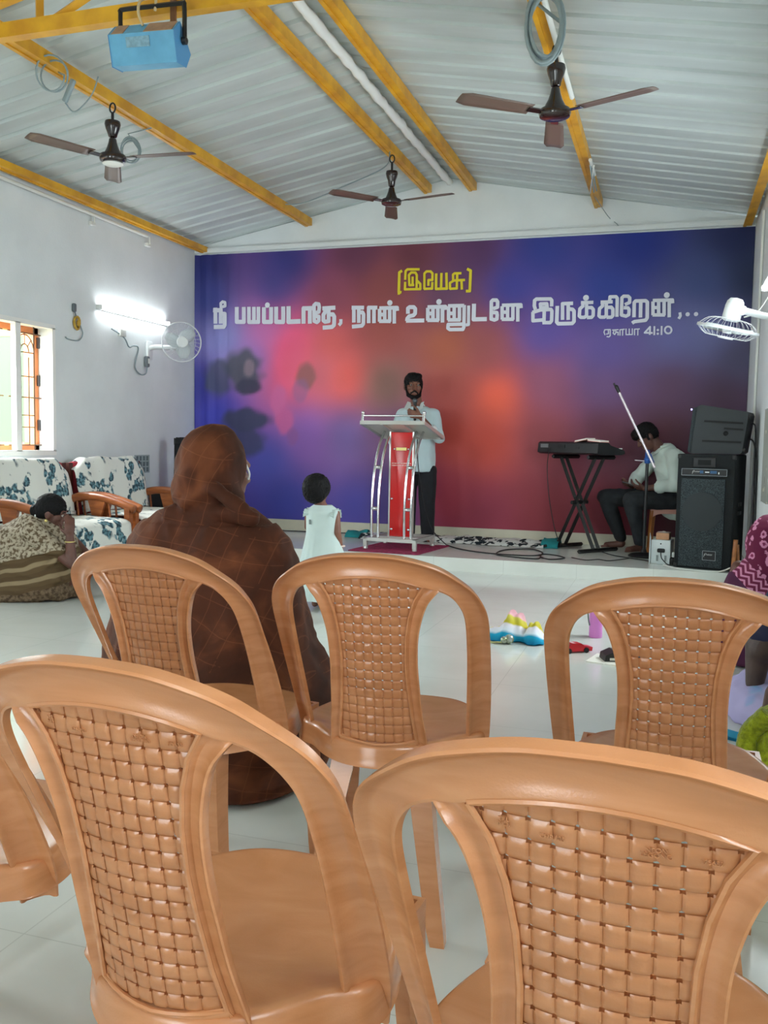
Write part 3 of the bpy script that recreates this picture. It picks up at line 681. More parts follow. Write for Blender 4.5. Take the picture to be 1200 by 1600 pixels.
# mat under the lectern
MAG = mat('magenta_pile', (158, 36, 84), .9, rgb2=(120, 22, 58), vscale=30, bump=.6, bscale=140)
mm = thing('floor_mat', 'magenta floor mat lying under the lectern on the stage', 'mat', (-2.36, 7.72, STG))
M = MB(); rows = []
cs = [(-2.70, 7.43), (-2.05, 7.40), (-1.95, 8.16), (-2.62, 8.14)]
for j in range(13):
    rows.append([]);
    for i in range(17):
        s_, t_ = i/16, j/12; x = (cs[0][0]*(1-s_)+cs[1][0]*s_)*(1-t_)+(cs[3][0]*(1-s_)+cs[2][0]*s_)*t_; y = (cs[0][1]*(1-s_)+cs[1][1]*s_)*(1-t_)+(cs[3][1]*(1-s_)+cs[2][1]*s_)*t_
        rows[-1].append((x, y, STG+.009+.002*noise.noise(V((x*9, y*9, 0)))))
M.grid(rows); M.grid([[(x, y, STG+.0005) for x, y, z in r] for r in rows])
E_ = [rows[0], [r[-1] for r in rows], rows[-1][::-1], [r[0] for r in rows][::-1]]
for e in E_: M.grid([e, [(x, y, STG+.0005) for x, y, z in e]])
M.build('pile', MAG, mm, 180)
# lectern
lc = thing('lectern', 'red and silver lectern with curved chrome legs on the stage', 'lectern', (-2.345, 7.83, STG+.011), -.07)
def lb(mb, name, m, s=None, parent=lc, label=None): return mb.build(name, m, parent, s, world=False, label=label)
fz = .085
m = MB()
for sx in (-1, 1): m.box((sx*.235, 0, fz), (.03, .52, .03))
for sy in (-1, 1): m.box((0, sy*.245, fz), (.50, .03, .03))
m.box((0, .0, fz), (.5, .06, .02)); lb(m, 'base_frame', ALU)
for sx in (-1, 1):
    for sy in (-1, 1): lb(MB().box((sx*.235, sy*.245, fz/2+.01), (.034, .034, fz-.015)).cyl((sx*.235, sy*.245, 0), (sx*.235, sy*.245, .022), .022, .02), 'foot', ALU)
lb(MB().rbox((.0, .02, .57), (.212, .02, .955), .004), 'front_panel', REDP, 60)
m = MB()
for sx in (-1, 1): m.box((sx*.112, .025, .57), (.014, .035, .965))
m.box((0, .02, .086), (.226, .03, .012)); lb(m, 'panel_edge', ALU)
for sx in (-1, 1):
    for z in (.16, .44): lb(MB().lathe([(.0, .012), (.009, .010), (.012, .003), (.012, 0)][::-1], (sx*.083, .004, z), 12, (pi/2, 0, 0)), 'panel_stud', CHROME, 60)
pl = lb(MB().rbox((0, .005, .895), (.10, .012, .028), .003), 'name_plate', GOLD)
for sx in (-1, 1): lb(MB().ell((sx*.068, .006, .895), (.009, .006, .009)), 'panel_stud', CHROME, 180)
# two fine lines of unreadable pale script on the red panel
m = MB(); rnd = random.Random(4)
for z in (.765, .745):
    x = -.092
    while x < .088:
        w_ = rnd.uniform(.006, .016); m.box((x+w_/2, .0085, z+rnd.uniform(-.001, .001)), (w_, .002, rnd.uniform(.006, .011))); x += w_+rnd.uniform(.002, .007)
lb(m, 'panel_script', mat('print_pale', (240, 190, 180), .5))
# curved leg pairs
prof = [(-.215, fz), (-.225, .30), (-.205, .55), (-.145, .78), (-.05, .95), (.06, 1.05)]
for s_ in (-1, 1):
    for dx in (.125, .188):
        pts = cr([(s_*dx+(.0 if s_ > 0 else 0), y, z) for y, z in prof], 6); lb(MB().tube(pts, .0125, 8), 'curved_leg', CHROME, 180)
    for y, z in ((-.222, .36), (-.165, .73)): lb(MB().lathe([(.016, -.028), (.018, -.01), (.018, .01), (.016, .028)], (s_*.157, y, z), 12, (0, pi/2, 0)), 'leg_stud', CHROME, 60)
# sloping tray: near edge higher, dropping towards the speaker
th = math.atan2(-.125, .56); R = Matrix.Rotation(th, 3, 'X'); tc = V((0, .03, 1.07))
def tb(c, size): return (R @ V(c)+tc, size, R)
TRAYM = mat('tray_laminate', (206, 206, 196), .35)
m = MB(); m.box(*tb((-.20, 0, 0), (.19, .56, .012))); m.box(*tb((0, 0, 0), (.19, .56, .012))); m.box(*tb((.20, 0, 0), (.19, .56, .012))); lb(m, 'tray', TRAYM)
m = MB()
for sy in (-1, 1): m.box(*tb((0, sy*.275, -.004), (.60, .022, .034)))
for x in (-.297, .297): m.box(*tb((x, 0, -.004), (.022, .56, .034)))
for x in (-.1, .1): m.box(*tb((x, 0, -.014), (.022, .56, .02)))
lb(m, 'tray_frame', ALU)
m = MB()
for x in (-.29, .29): m.tube([R @ V((x, -.27, 0))+tc, R @ V((x, -.27, .085))+tc], .014, 10); m.ell(R @ V((x, -.27, .09))+tc, .016)
m.tube([R @ V((-.29, -.27, .062))+tc, R @ V((.29, -.27, .062))+tc], .007, 8); lb(m, 'tray_rail', CHROME, 60)
# ---- printed cloth along the wall
def cloth_mat(name, base, c1, c2, scale=14, th=.42, soft=.05):
    k = NT(name, .9, .2); tc = k.n('TexCoord')
    v = k.n('TexVoronoi', Scale=scale); k.l(tc.outputs['Object'], v.inputs['Vector'])
    n = k.n('TexNoise', Scale=scale*.38, Detail=2.0); k.l(tc.outputs['Object'], n.inputs['Vector'])
    n3 = k.n('TexNoise', Scale=scale*2.6, Detail=2.0); k.l(tc.outputs['Object'], n3.inputs['Vector'])
    leaf = k.math('ADD', v.outputs['Distance'], k.math('MULTIPLY', n3.outputs['Fac'], .5))
    a = k.ramp(leaf, [(th+.16, (1, 1, 1)), (th+.16+soft, (0, 0, 0))]); b = k.ramp(n.outputs['Fac'], [(.50, (0, 0, 0)), (.54, (1, 1, 1))])
    msk = k.math('MULTIPLY', a, b); col = k.mix(k.ramp(n3.outputs['Fac'], [(.42, (0, 0, 0)), (.58, (1, 1, 1))]), c1, c2)
    k.l(k.mix(msk, base, col), k.b.inputs['Base Color']); return k.m
PRT = cloth_mat('printed_cloth', s2l((205, 208, 204)), s2l((22, 30, 36)), s2l((40, 50, 54)), 26, .75)
TEAL = mat('teal_cloth', (20, 128, 132), .85, var=.2, vscale=8)
fc = thing('floor_cloth', 'long black and white printed cloth with teal ends lying along the foot of the backdrop', 'cloth', (-2.0, 8.62, STG))
def lay(x0, x1, yc, hw, hh, seed):
    rows = []
    for i in range(int((x1-x0)/.02)+2):
        x = x0+.02*i; row = []
        for j in range(15):
            q = -1+2*j/14; e = 1-abs(q)**3
            y = yc(x)+q*hw*(1+.15*noise.noise(V((x*3, q, seed)))); z = STG+.004+hh*max(0, e)*(.45+.55*abs(noise.noise(V((x*6, q*3, seed)))))
            row.append((x, y, z))
        rows.append(row)
    return MB().grid(rows).grid([[(x, y, STG+.001) for x, y, z in r] for r in rows])
ycf = lambda x: 8.60+.02*sin(x*2)
lay(-2.95, -1.12, ycf, .20, .075, 1).build('cloth_body', PRT, fc, 180)
lay(-3.12, -2.92, ycf, .14, .09, 2).build('teal_end', TEAL, fc, 180); lay(-1.14, -.99, ycf, .18, .12, 3).build('teal_end', TEAL, fc, 180)
# ---- floor cables
S_ = STG+.006
def pc(L, z=S_): return [fl(x, y, z) for x, y in L]
cable('stage_cable', pc([(697, 851), (720, 858), (760, 864), (800, 867), (835, 868), (848, 864), (830, 858), (790, 859), (775, 866), (800, 870), (840, 873), (847, 866), (870, 868), (882, 872), (860, 874), (846, 871)]), .006, DARKC, 'black cable looping over the stage floor in front of the printed cloth')
cable('stage_cable', pc([(830, 846), (870, 846), (905, 847), (935, 850), (960, 852)]), .005, DARKC, 'straight black cable at the foot of the backdrop behind the keyboard stand')
cable('stage_cable', pc([(893, 871), (915, 875), (935, 874), (950, 876), (970, 874), (985, 872)]), .004, DARKC, 'thin wavy cable on the stage floor in front of the keyboard stand')
cable('stage_cable', pc([(940, 862), (960, 868), (985, 872), (1005, 875), (1020, 878), (1030, 880)]), .005, DARKC, 'black cable running from the keyboard stand to the white adaptor box')
cable('stage_cable', [V((-.03, 7.62, S_)), V((.06, 7.47, S_)), V((.2, 7.395, S_)), V((.38, 7.39, S_)), V((.47, 7.42, S_+.03))], .006, PVC, 'white cable on the stage edge in front of the big loudspeaker')
cable('stage_cable', [(LX+.2, 8.7, S_), (-4.2, 8.75, S_), (-3.5, 8.78, S_), (-3.1, 8.84, S_)], .005, DARKC, 'dark cable along the skirting behind the child')
# ---- keyboard and stand
kd = V((-.78, .62, 0)).normalized(); kp = V((.62, .78, 0)).normalized()    # long axis, player side
ka = V((-.62, 8.15, 0)); KZ = 1.0
st = thing('keyboard_stand', 'black folding double X stand under the keyboard', 'stand', ka+kd*.36+kp*.12+V((0, 0, STG)))
def bar(a, b, r=.021): return MB().tube([a, b], r, 4)
for q in (.10, .54):
    p = ka+kd*q+kp*.14; b = bar(p-kp*.24+V((0, 0, STG+.018)), p+kp*.26+V((0, 0, STG+.018)), .018); b.build('foot_bar', BLKM, st)
    b = bar(p-kp*.16+V((0, 0, KZ-.022)), p+kp*.18+V((0, 0, KZ-.022)), .02); b.build('top_arm', BLKM, st)
for s_, qa, qb in ((-.035, .10, .54), (.035, .10, .54), (-.05, .54, .10), (.06, .54, .10)):
    a = ka+kd*qa+kp*(.12+s_)+V((0, 0, STG+.03)); b = ka+kd*qb+kp*(.12+s_)+V((0, 0, KZ-.03)); bar(a, b).build('leg', BLKM, st)
p = ka+kd*.32+kp*.12+V((0, 0, (STG+KZ)/2)); MB().cyl(p-kp*.1, p+kp*.1, .018).build('pivot_bolt', BLKM, st, 60)
kb = thing('keyboard', 'black electronic keyboard standing on the X stand, its back to the hall', 'keyboard', ka+kd*.4+kp*.15+V((0, 0, KZ)))
BF = Matrix(((kd.x, kp.x, 0), (kd.y, kp.y, 0), (0, 0, 1))); Lk = .76
prof = [(-.01, .015), (0, .10), (.02, .115), (.13, .108), (.16, .085), (.33, .045), (.345, .035), (.345, .012), (.30, 0), (.03, 0)]
m = MB(); P0 = [BF @ V((0, a, b))+ka+V((0, 0, KZ)) for a, b in prof]; P1 = [p+kd*Lk for p in P0]; n = len(prof)
m.add(P0+P1, [tuple(range(n)), tuple(reversed(range(n, 2*n)))]+[(i, i+n, (i+1) % n+n, (i+1) % n) for i in range(n)]); m.build('body', BLK, kb)
def kpnt(q, a, b): return ka+kd*q+kp*a+V((0, 0, KZ+b))
m = MB(); sl = math.atan2(-.04, .17)
for k in range(29): m.box(kpnt(.06+k*.022, .255, .064), (.0205, .14, .012), BF @ Matrix.Rotation(sl, 3, 'X'))
m.build('white_keys', mat('key_ivory', (232, 230, 222), .35), kb)
m = MB()
for k in range(28):
    if k % 7 in (2, 6): continue
    m.box(kpnt(.071+k*.022, .225, .080), (.011, .085, .014), BF @ Matrix.Rotation(sl, 3, 'X'))
m.build('black_keys', BLKM, kb)
MB().box(kpnt(.67, -.004, .075), (.10, .012, .035), BF).build('rear_label', mat('grey_label', (120, 122, 124), .5), kb)
m = MB(); m.box(kpnt(.45, -.006, .07), (.09, .01, .03), BF).box(kpnt(.25, -.006, .06), (.05, .01, .02), BF); m.build('socket_panel', BLKM, kb)
MB().rbox(kpnt(.02, .31, .058), (.03, .02, .012), .004, BF).build('white_clip', WHITE, kb)
bk_ = thing('song_book', 'open pink covered song book lying on top of the keyboard', 'book', kpnt(.15, .08, .112))
PNK = mat('pink_cover', (214, 150, 138), .6); PAP = mat('paper', (236, 232, 222), .7)
for s_, t_ in ((-1, -.08), (1, .16)):
    Rb = BF @ Matrix.Rotation(t_, 3, 'Y'); c = kpnt(.15+s_*.08, .07, .124+abs(t_)*.05)
    MB().box(c, (.15, .11, .012), Rb).build('pages', PAP, bk_); MB().box(c-V((0, 0, .008)), (.158, .118, .004), Rb).build('cover', PNK, bk_)
cable('keyboard_cable', [kpnt(.60, -.012, .05), kpnt(.58, -.05, -.15), kpnt(.52, -.05, -.5), kpnt(.4, -.03, -.82), fl(905, 850, S_)], .004, DARKC, 'thin black cable hanging from the back of the keyboard')
# ---- microphone stand with a boom
BLUE = mat('blue_clamp', (34, 84, 158), .45); SIL = mat('silver_rod', (226, 214, 220), .25, metal=.5)
ms = thing('microphone_stand', 'microphone stand with silver boom arm and blue clamp in front of the seated man', 'microphone stand', (-.20, 8.16, STG))
MB().lathe([(.0, 0), (.13, 0), (.135, .012), (.11, .028), (.03, .04), (.018, .07)], (-.20, 8.16, STG), 28).build('base', BLKM, ms, 50)
MB().cyl((-.20, 8.16, STG+.03), (-.20, 8.16, .97), .014).build('pole', BLKM, ms, 60)
m = MB().lathe([(.018, -.05), (.024, -.045), (.03, -.01), (.022, .0), (.019, .06), (.012, .07)], (-.20, 8.16, .985), 12); m.prism([(-.19, .94), (-.14, .945), (-.17, 1.02), (-.2, 1.02)], 'y', 8.15, 8.17); m.build('clamp', BLUE, ms, 40)
MB().cyl((-.20, 8.155, .955), (-.305, 8.12, .962), .005, n=8).build('clamp_screw', SIL, ms, 60)
a = V((-.135, 8.14, .90)); b = V((-.462, 8.15, 1.555)); MB().cyl(a, b, .011, n=10).build('boom', SIL, ms, 60)
d = (b-a).normalized(); MB().cap(b, b+d*.05, .013, .017).tube(cr([b+d*.04, b+d*.06+V((-.012, 0, .006)), b+d*.085+V((-.008, 0, 0))], 4), .009, 6).build('mic_clip', BLKM, ms, 180)
# ---- loudspeakers
GRL = NT('grille_cloth', .75, .3); tcn = GRL.n('TexCoord'); ck = GRL.n('TexNoise', Scale=260.0, Detail=1.0); GRL.l(tcn.outputs['Object'], ck.inputs['Vector'])
GRL.l(GRL.ramp(ck.outputs['Fac'], [(.4, s2l((22, 28, 30))), (.62, s2l((66, 76, 80)))]), GRL.b.inputs['Base Color']); GRL = GRL.m
CAB = mat('black_carpet', (16, 21, 23), .85, var=.3, vscale=90, bump=.4, bscale=300)
sp_ = thing('loudspeaker', 'large black floor loudspeaker standing at the right end of the stage', 'loudspeaker', (.262, 7.515, STG), radians(-15))
def sb(mb, name, m, s=None, par=sp_, label=None): return mb.build(name, m, par, s, world=False, label=label)
SW, SD, SH = .44, .42, .915
sb(MB().rbox((0, SD/2, SH/2), (SW, SD, SH), .012), 'cabinet', CAB, 40)
sb(MB().box((-.015, -.004, .37), (.335, .012, .70)), 'grille', GRL)
sb(MB().lathe([(.15, 0), (.155, .004), (.135, .006), (.05, .003), (.0, .007)], (-.015, -.010, .46), 36, (pi/2, 0, 0)), 'woofer', mat('woofer_cone', (38, 45, 48), .7), 40)
m = MB().rbox((-.01, -.004, .850), (.17, .014, .075), .004)
sb(m, 'tweeter_horn', BLK, 40); sb(MB().box((-.01, -.012, .850), (.10, .004, .042)), 'horn_throat', mat('void_black', (6, 7, 8), .8))
LINE = mat('label_line', (160, 168, 172), .4)
def frame_box(par, c, w_, h, name, t_=.0025):
    m = MB()
    for x, z, a, b in ((0, h/2, w_, t_), (0, -h/2, w_, t_), (-w_/2, 0, t_, h), (w_/2, 0, t_, h)): m.box((c[0]+x, c[1], c[2]+z), (a, .003, b))
    return sb(m, name, LINE, None, par)
sb(MB().box((-.01, -.011, .772), (.345, .004, .052)), 'name_strip', BLK); frame_box(sp_, (-.01, -.014, .772), .345, .052, 'strip_border')
def scrawl(c, s_, n):   # slanted brush lettering of the badge
    m = MB(); x = c[0]
    pts = [(0, 0), (.1, .5), (.32, .62), (.40, .45), (.2, .32), (.06, .3)]
    m.tube([(x+a*s_, c[1], c[2]+(b-.3)*s_) for a, b in pts], s_*.07, 5, flat=.3)
    for k in range(n):
        x1 = x+(.46+k*.2)*s_; m.tube([(x1, c[1], c[2]-.05*s_), (x1+.07*s_, c[1], c[2]+.2*s_), (x1+.12*s_, c[1], c[2]+.02*s_), (x1+.2*s_, c[1], c[2]+.2*s_)], s_*.055, 5, flat=.3)
    return m
sb(scrawl((-.10, -.0145, .772), .045, 4), 'brand_lettering', WHITE, 180)
BL2 = mat('label_blue', (46, 88, 130), .5)
sb(MB().box((-.028, -.0145, .775), (.026, .002, .022)).box((.062, -.0145, .775), (.05, .002, .022)), 'blue_print', BL2)
sb(MB().box((.014, -.0145, .774), (.032, .002, .008)).box((.102, -.0145, .768), (.008, .002, .016)), 'white_print', WHITE)
sb(MB().box((.055, -.011, .115), (.098, .004, .072)), 'badge', BLK); frame_box(sp_, (.055, -.0145, .115), .098, .072, 'badge_border'); sb(scrawl((.016, -.0145, .118), .05, 4), 'badge_lettering', WHITE, 180)
for x in (-1, 1):
    for z in (.02, SH-.02): sb(MB().rbox((x*(SW/2-.012), .014, z), (.03, .03, .036), .006), 'corner_guard', BLKM, 40)
for z in (.45, .52): sb(MB().rbox((SW/2+.004, SD*.5, z), (.012, .1, .03), .004), 'side_handle', BLKM, 40)
wd = thing('wooden_stick', 'short varnished wooden piece leaning on the right side of the big loudspeaker', 'stick', (.50, 7.40, STG))
MB().tube(cr([(.488, 7.405, STG+.0), (.492, 7.40, STG+.12), (.50, 7.41, STG+.26)], 4), .017, 8).tube(cr([(.52, 7.42, STG), (.522, 7.42, STG+.1), (.515, 7.43, STG+.22)], 4), .013, 8).build('wood', mat('varnished_wood', (158, 98, 52), .35, var=.25, vscale=20), wd, 180)
# monitor lying on its side on top
mo = thing('monitor_speaker', 'black moulded loudspeaker lying on its side on top of the large loudspeaker', 'loudspeaker', (.36, 7.72, STG+SH), radians(-12))
SHL = mat('moulded_black', (34, 40, 43), .5, var=.15, vscale=200)
zz = lambda k: k
pf = [(-.19, .0), (-.155, .385), (.235, .325), (.195, .0)]
m = MB().prism([(-.185, .004), (-.15, .375), (-.12, .39), (.225, .335), (.235, .31), (.20, .02), (.18, .004)], 'y', -.17, .17); sb(m, 'shell', SHL, None, mo)
m = MB().prism([(-.215, .02), (-.185, .365), (-.15, .375), (-.185, .004)], 'y', -.15, .15); sb(m, 'front_grille', GRL, None, mo)
for z0, z1, x0, x1 in ((.262, .245, -.09, .20), (.205, .195, .06, .20), (.105, .098, -.10, .19)):
    a = V((x0, -.172, z0)); b = V((x1, -.172, z1)); sb(MB().box((a+b)/2, ((b-a).length, .012, .015), Matrix.Rotation(-math.atan2(b.z-a.z, b.x-a.x), 3, 'Y')), 'groove_shade_bar', mat('groove_black', (8, 9, 10), .7), None, mo)  # raised black bars put the shade of recessed grooves into colour
sb(MB().lathe([(.0, 0), (.012, 0), (.019, .004), (.019, -.004)], (.075, -.171, .165), 16, (pi/2, 0, 0)), 'pole_socket', mat('void_black', (6, 7, 8), .8), 40, mo)
for x, z in ((.237, .30), (.202, .035)): sb(MB().lathe([(.018, 0), (.02, .012), (.016, .02)], (x, -.15, z), 12, (0, pi/2, 0)), 'rubber_foot', BLKM, 50, mo)
sb(MB().ell((-.20, -.13, .355), (.007, .007, .007)), 'power_light', emit('violet_led', (.35, .3, 1), 2.2), 180, mo)
cable('speaker_cable', [(.60, 7.70, 1.28), (.622, 7.66, 1.24), (.625, 7.62, 1.0), (.628, 7.6, .7), (.63, 7.55, .3), (.63, 7.5, STG+.01)], .006, DARKC, 'thin black cable dropping straight down the white wall from the upper loudspeaker')
cable('speaker_cable', [(.575, 7.66, 1.16), (.61, 7.62, 1.13), (.635, 7.57, 1.0), (.637, 7.54, .8), (.637, 7.5, .55), (.637, 7.45, .35)], .007, DARKC, 'thicker black cable curving from the upper loudspeaker down beside the maroon shawl')
# ---- white adaptor box with a carton on it
ab = thing('adaptor_box', 'white metal power box with a plug in its face beside the big loudspeaker', 'power box', (-.055, 7.70, STG), -.15)
AW = mat('enamel_white', (214, 222, 222), .35)
sb(MB().rbox((0, .09, .10), (.155, .18, .20), .006), 'case', AW, 40, ab)
sb(MB().prism([(-.06+.0, .0), (.0, .0), (.0, .22), (-.05, .26)], 'x', -.082, -.079), 'open_flap', AW, None, ab)
m = MB(); 
for x in (-.025, .04): m.box((x, -.001, .05), (.018, .003, .05))
sb(m, 'vent_slots', mat('slot_grey', (140, 150, 150), .6), None, ab)
sb(MB().rbox((.005, -.012, .115), (.062, .026, .034), .01), 'plug', BLKM, 50, ab); sb(MB().lathe([(.006, 0), (.006, .004), (.0, .005)], (.0, -.001, .17), 10, (pi/2, 0, 0)), 'knob', BLKM, 50, ab)
sb(MB().tube(cr([(.005, -.025, .105), (.015, -.04, .06), (.04, -.045, .03), (.07, -.05, .008), (.12, -.06, .006)], 5), .005, 6), 'plug_lead', DARKC, 180, ab)
cb = thing('carton', 'small brown carton with a shiny wrap standing on the white power box', 'carton', (-.052, 7.71, STG+.201), -.15)
sb(MB().rbox((.005, .07, .028), (.105, .10, .056), .003), 'box', mat('cardboard', (186, 138, 104), .8, var=.08), None, cb)
m = MB(); rows = [[(.005+.05*a, .07+.048*b, .058+.022*abs(noise.noise(V((a*2.2, b*2.2, 3))))*(1.2-max(abs(a), abs(b)))) for a in [i/5-1 for i in range(11)]] for b in [i/5-1 for i in range(11)]]
m.grid(rows); m.grid([[(x, y, .0565) for x, y, z in r] for r in rows]); sb(m, 'wrap', mat('foil_wrap', (230, 214, 210), .2, metal=.3), 180, cb)
ad = thing('power_adaptor', 'black power adaptor lying on the stage behind the white power box', 'adaptor', (.035, 7.66, STG)); MB().rbox((.045, 7.72, STG+.03), (.06, .07, .06), .012).build('body', BLK, ad, 50); MB().rbox((.05, 7.69, STG+.085), (.03, .03, .04), .006).build('white_plug', WHITE, ad, 50)
# ================================================================== PEOPLE
def skin_mat(name, rgb, rgb2): return mat(name, rgb, .5, rgb2=rgb2, vscale=14, bump=.15, bscale=260)
SK1 = skin_mat('skin_brown', (128, 84, 66), (112, 70, 54)); SK2 = skin_mat('skin_deep_brown', (104, 66, 54), (88, 54, 44))
HAIR = mat('black_hair', (14, 12, 13), .6, spec=.2, bump=.7, bscale=180, stretch=(1, 1, .25))
EYEW = mat('eye_white', (170, 160, 152), .3); EYED = mat('eye_dark', (24, 16, 14), .2)
def frame(f, u=(0, 0, 1)):
    f = V(f).normalized(); r = f.cross(V(u)).normalized(); u = r.cross(f).normalized()
    return Matrix(((r.x, f.x, u.x), (r.y, f.y, u.y), (r.z, f.z, u.z)))
def head(M, c, R, s=1.0, beard=0):
    c = V(c)
    def e(p, r, rot=None): M.ell(c+R @ V(p)*s, [k*s for k in r], R if rot is None else R @ rot, 18, 12)
    e((0, -.012, .025), (.074, .094, .094)); e((0, .022, -.035), (.062, .070, .078)); e((0, .030, -.075), (.045, .052, .042)); e((0, .062, -.098), (.024, .022, .020))
    M.cap(c+R @ V((-.036, .074, .030))*s, c+R @ V((.036, .074, .030))*s, .014*s)                          # brow
    M.cap(c+R @ V((0, .086, .018))*s, c+R @ V((0, .108, -.020))*s, .008*s, .013*s)                         # nose
    for k in (-1, 1):
        e((k*.011, .098, -.025), (.009, .010, .008)); e((k*.040, .055, -.018), (.024, .028, .024)); e((k*.076, -.006, -.005), (.012, .022, .033)); e((k*.070, 0, -.032), (.008, .010, .010))
    M.cap(c+R @ V((-.018, .085, -.054))*s, c+R @ V((.018, .085, -.054))*s, .0075*s); M.cap(c+R @ V((-.015, .084, -.066))*s, c+R @ V((.015, .084, -.066))*s, .0085*s)
def eyes(c, R, par, s=1.0):
    c = V(c)
    for k in (-1, 1):
        o = MB().ell(c+R @ V((k*.031, .079, .010))*s, .0095*s).build('eye', EYEW, par, 180); MB().ell(c+R @ V((k*.031, .0845, .010))*s, .0062*s).build('iris', EYED, o, 180)
        MB().tube([c+R @ V((k*.016, .090, .033))*s, c+R @ V((k*.034, .090, .038))*s, c+R @ V((k*.052, .078, .032))*s], [.003*s, .0045*s, .002*s], 6).build('eyebrow', HAIR, par, 180)
def hand(M, w_, d, n, t, s=1.0, curl=.35, spread=.06):
    """palm and five separate fingers: w wrist, d towards the fingers, n the way the palm faces, t thumb side"""
    w_ = V(w_); d = V(d).normalized(); n = (V(n)-d*V(n).dot(d)).normalized(); t = d.cross(n) if d.cross(n).dot(V(t)) > 0 else n.cross(d)
    for k, off in enumerate((.028, .010, -.009, -.027)):
        a = w_+d*.010*s+t*off*.55*s; kn = w_+d*(.086-.004*abs(k-1))*s+t*off*s; M.cap(a, kn, .0135*s, .0115*s)
        dd = (d+t*off*spread*20*s).normalized(); p = kn; cu = curl
        for L_, r0, r1 in ((.042, .0098, .0090), (.027, .0088, .0080), (.020, .0080, .0066)):
            L_ *= (.92, 1.05, .98, .78)[k]*s; dd = (dd*cos(cu)+n*sin(cu)).normalized(); q = p+dd*L_; M.cap(p, q, r0*s, r1*s); p = q; cu = curl*1.15
    p = w_+d*.022*s+t*.024*s; dd = (t*.75+d*.62+n*.25).normalized(); q = p+dd*.042*s; M.cap(p, q, .0145*s, .011*s); dd = (t*.25+d*.8+n*.5).normalized(); r = q+dd*.032*s; M.cap(q, r, .0105*s, .009*s); M.cap(r, r+(dd+n*.3).normalized()*.022*s, .009*s, .0075*s)
def loft(M, rings, n=40, p=2.3):
    """closed stack of superellipse rings (cx,cy,z,rx,ry)"""
    rows = []
    for cx, cy, z, rx, ry in rings:
        rows.append([(cx+rx*math.copysign(abs(cos(a))**(2/p), cos(a)), cy+ry*math.copysign(abs(sin(a))**(2/p), sin(a)), z) for a in [2*pi*k/n for k in range(n)]])
    M.grid(rows, closed=True); b = len(M.v)-len(rows)*n
    M.f.append(tuple(b+i for i in range(n))); M.f.append(tuple(len(M.v)-n+i for i in reversed(range(n)))); return M
def limb(M, pts, rs, n=14):
    for i in range(len(pts)-1): M.cap(pts[i], pts[i+1], rs[i], rs[i+1], n)
def foot(M, a, d, s=1.0):
    a = V(a); d = V(d).normalized(); sd = d.cross(V((0, 0, 1))); z0 = a.z
    M.cap(a+V((0, 0, .0)), a-V((0, 0, .04))*s-d*.015*s, .036*s, .034*s); M.cap(a-d*.01*s-V((0, 0, .045))*s, a+d*.13*s-V((0, 0, .055))*s, .034*s, .026*s)
    for k, o in enumerate((-.030, -.013, .002, .017, .030)):
        q = a+d*(.135-.006*k)*s+sd*o*s-V((0, 0, .062))*s; M.cap(q, q+d*(.045-.006*k)*s-V((0, 0, .004))*s, (.013 if k == 0 else .010)*s, (.011 if k == 0 else .008)*s)
# ---------------------------------------------------------------- the standing speaker
pn = thing('person', 'bearded man in a pale blue shirt standing behind the lectern, speaking into a microphone', 'person', (-2.40, 8.58, STG))
hc = V((-2.452, 8.56, 1.635)); HR = frame((.42, -.9, -.05), (.02, 0, 1)); z0 = STG
M = MB(); head(M, hc, HR, 1.1)
M.cap((-2.44, 8.60, 1.57), (-2.425, 8.61, 1.43), .054, .060); loft(M, [(-2.41, 8.61, .93, .14, .09), (-2.41, 8.61, 1.1, .14, .09), (-2.41, 8.61, 1.3, .16, .10), (-2.41, 8.61, 1.40, .15, .08), (-2.42, 8.61, 1.45, .06, .06)])
ls, rs_ = V((-2.235, 8.61, 1.375)), V((-2.585, 8.61, 1.375)); le, re = V((-2.165, 8.52, 1.125)), V((-2.66, 8.54, 1.11)); lw, rw_ = V((-2.325, 8.385, 1.335)), V((-2.545, 8.27, 1.125))
limb(M, [ls+V((-.03, 0, -.02)), le, lw], [.038, .036, .027]); limb(M, [rs_+V((.03, 0, -.02)), re, rw_], [.038, .036, .027])
hand(M, lw, (-.95, -.25, .28), (0, 1, .1), (0, 0, 1), 1.08, .85, .0); hand(M, rw_, (.25, -.95, .0), (0, 0, -1), (1, 0, 0), 1.0, .2)
for x in (-2.305, -2.50): limb(M, [(x, 8.61, .84), (x+.01, 8.58, .55), (x+.02, 8.60, .20)], [.07, .055, .036]); foot(M, (x+.02, 8.60, .19), (.15, -1, 0), 1.0)
remesh(M, 'body', SK1, pn, .0062, 3)
eyes(hc, HR, pn, 1.1)
M = MB()
for p, r in (((0, -.014, .046), (.091, .108, .088)), ((0, -.05, .02), (.086, .076, .09)), ((-.03, .035, .098), (.048, .055, .030)), ((.025, .035, .098), (.048, .055, .032)), ((0, .068, .086), (.058, .030, .024))): M.ell(hc+HR @ V(p), r, HR)
for k in (-1, 1): M.cap(hc+HR @ V((k*.082, .014, .04)), hc+HR @ V((k*.079, .026, -.02)), .012, .008)
remesh(M, 'hair', HAIR, pn, .006, 3, fold(.004, 60))
M = MB()
for k in (-1, 1): M.cap(hc+HR @ V((k*.073, .028, -.02)), hc+HR @ V((k*.056, .057, -.086)), .011, .017); M.cap(hc+HR @ V((k*.055, .057, -.086)), hc+HR @ V((0, .083, -.115)), .020, .024); M.cap(hc+HR @ V((k*.004, .107, -.047)), hc+HR @ V((k*.033, .088, -.068)), .0072, .008)
M.ell(hc+HR @ V((0, .077, -.110)), (.035, .029, .024), HR); remesh(M, 'beard', HAIR, pn, .005, 2, fold(.002, 90))
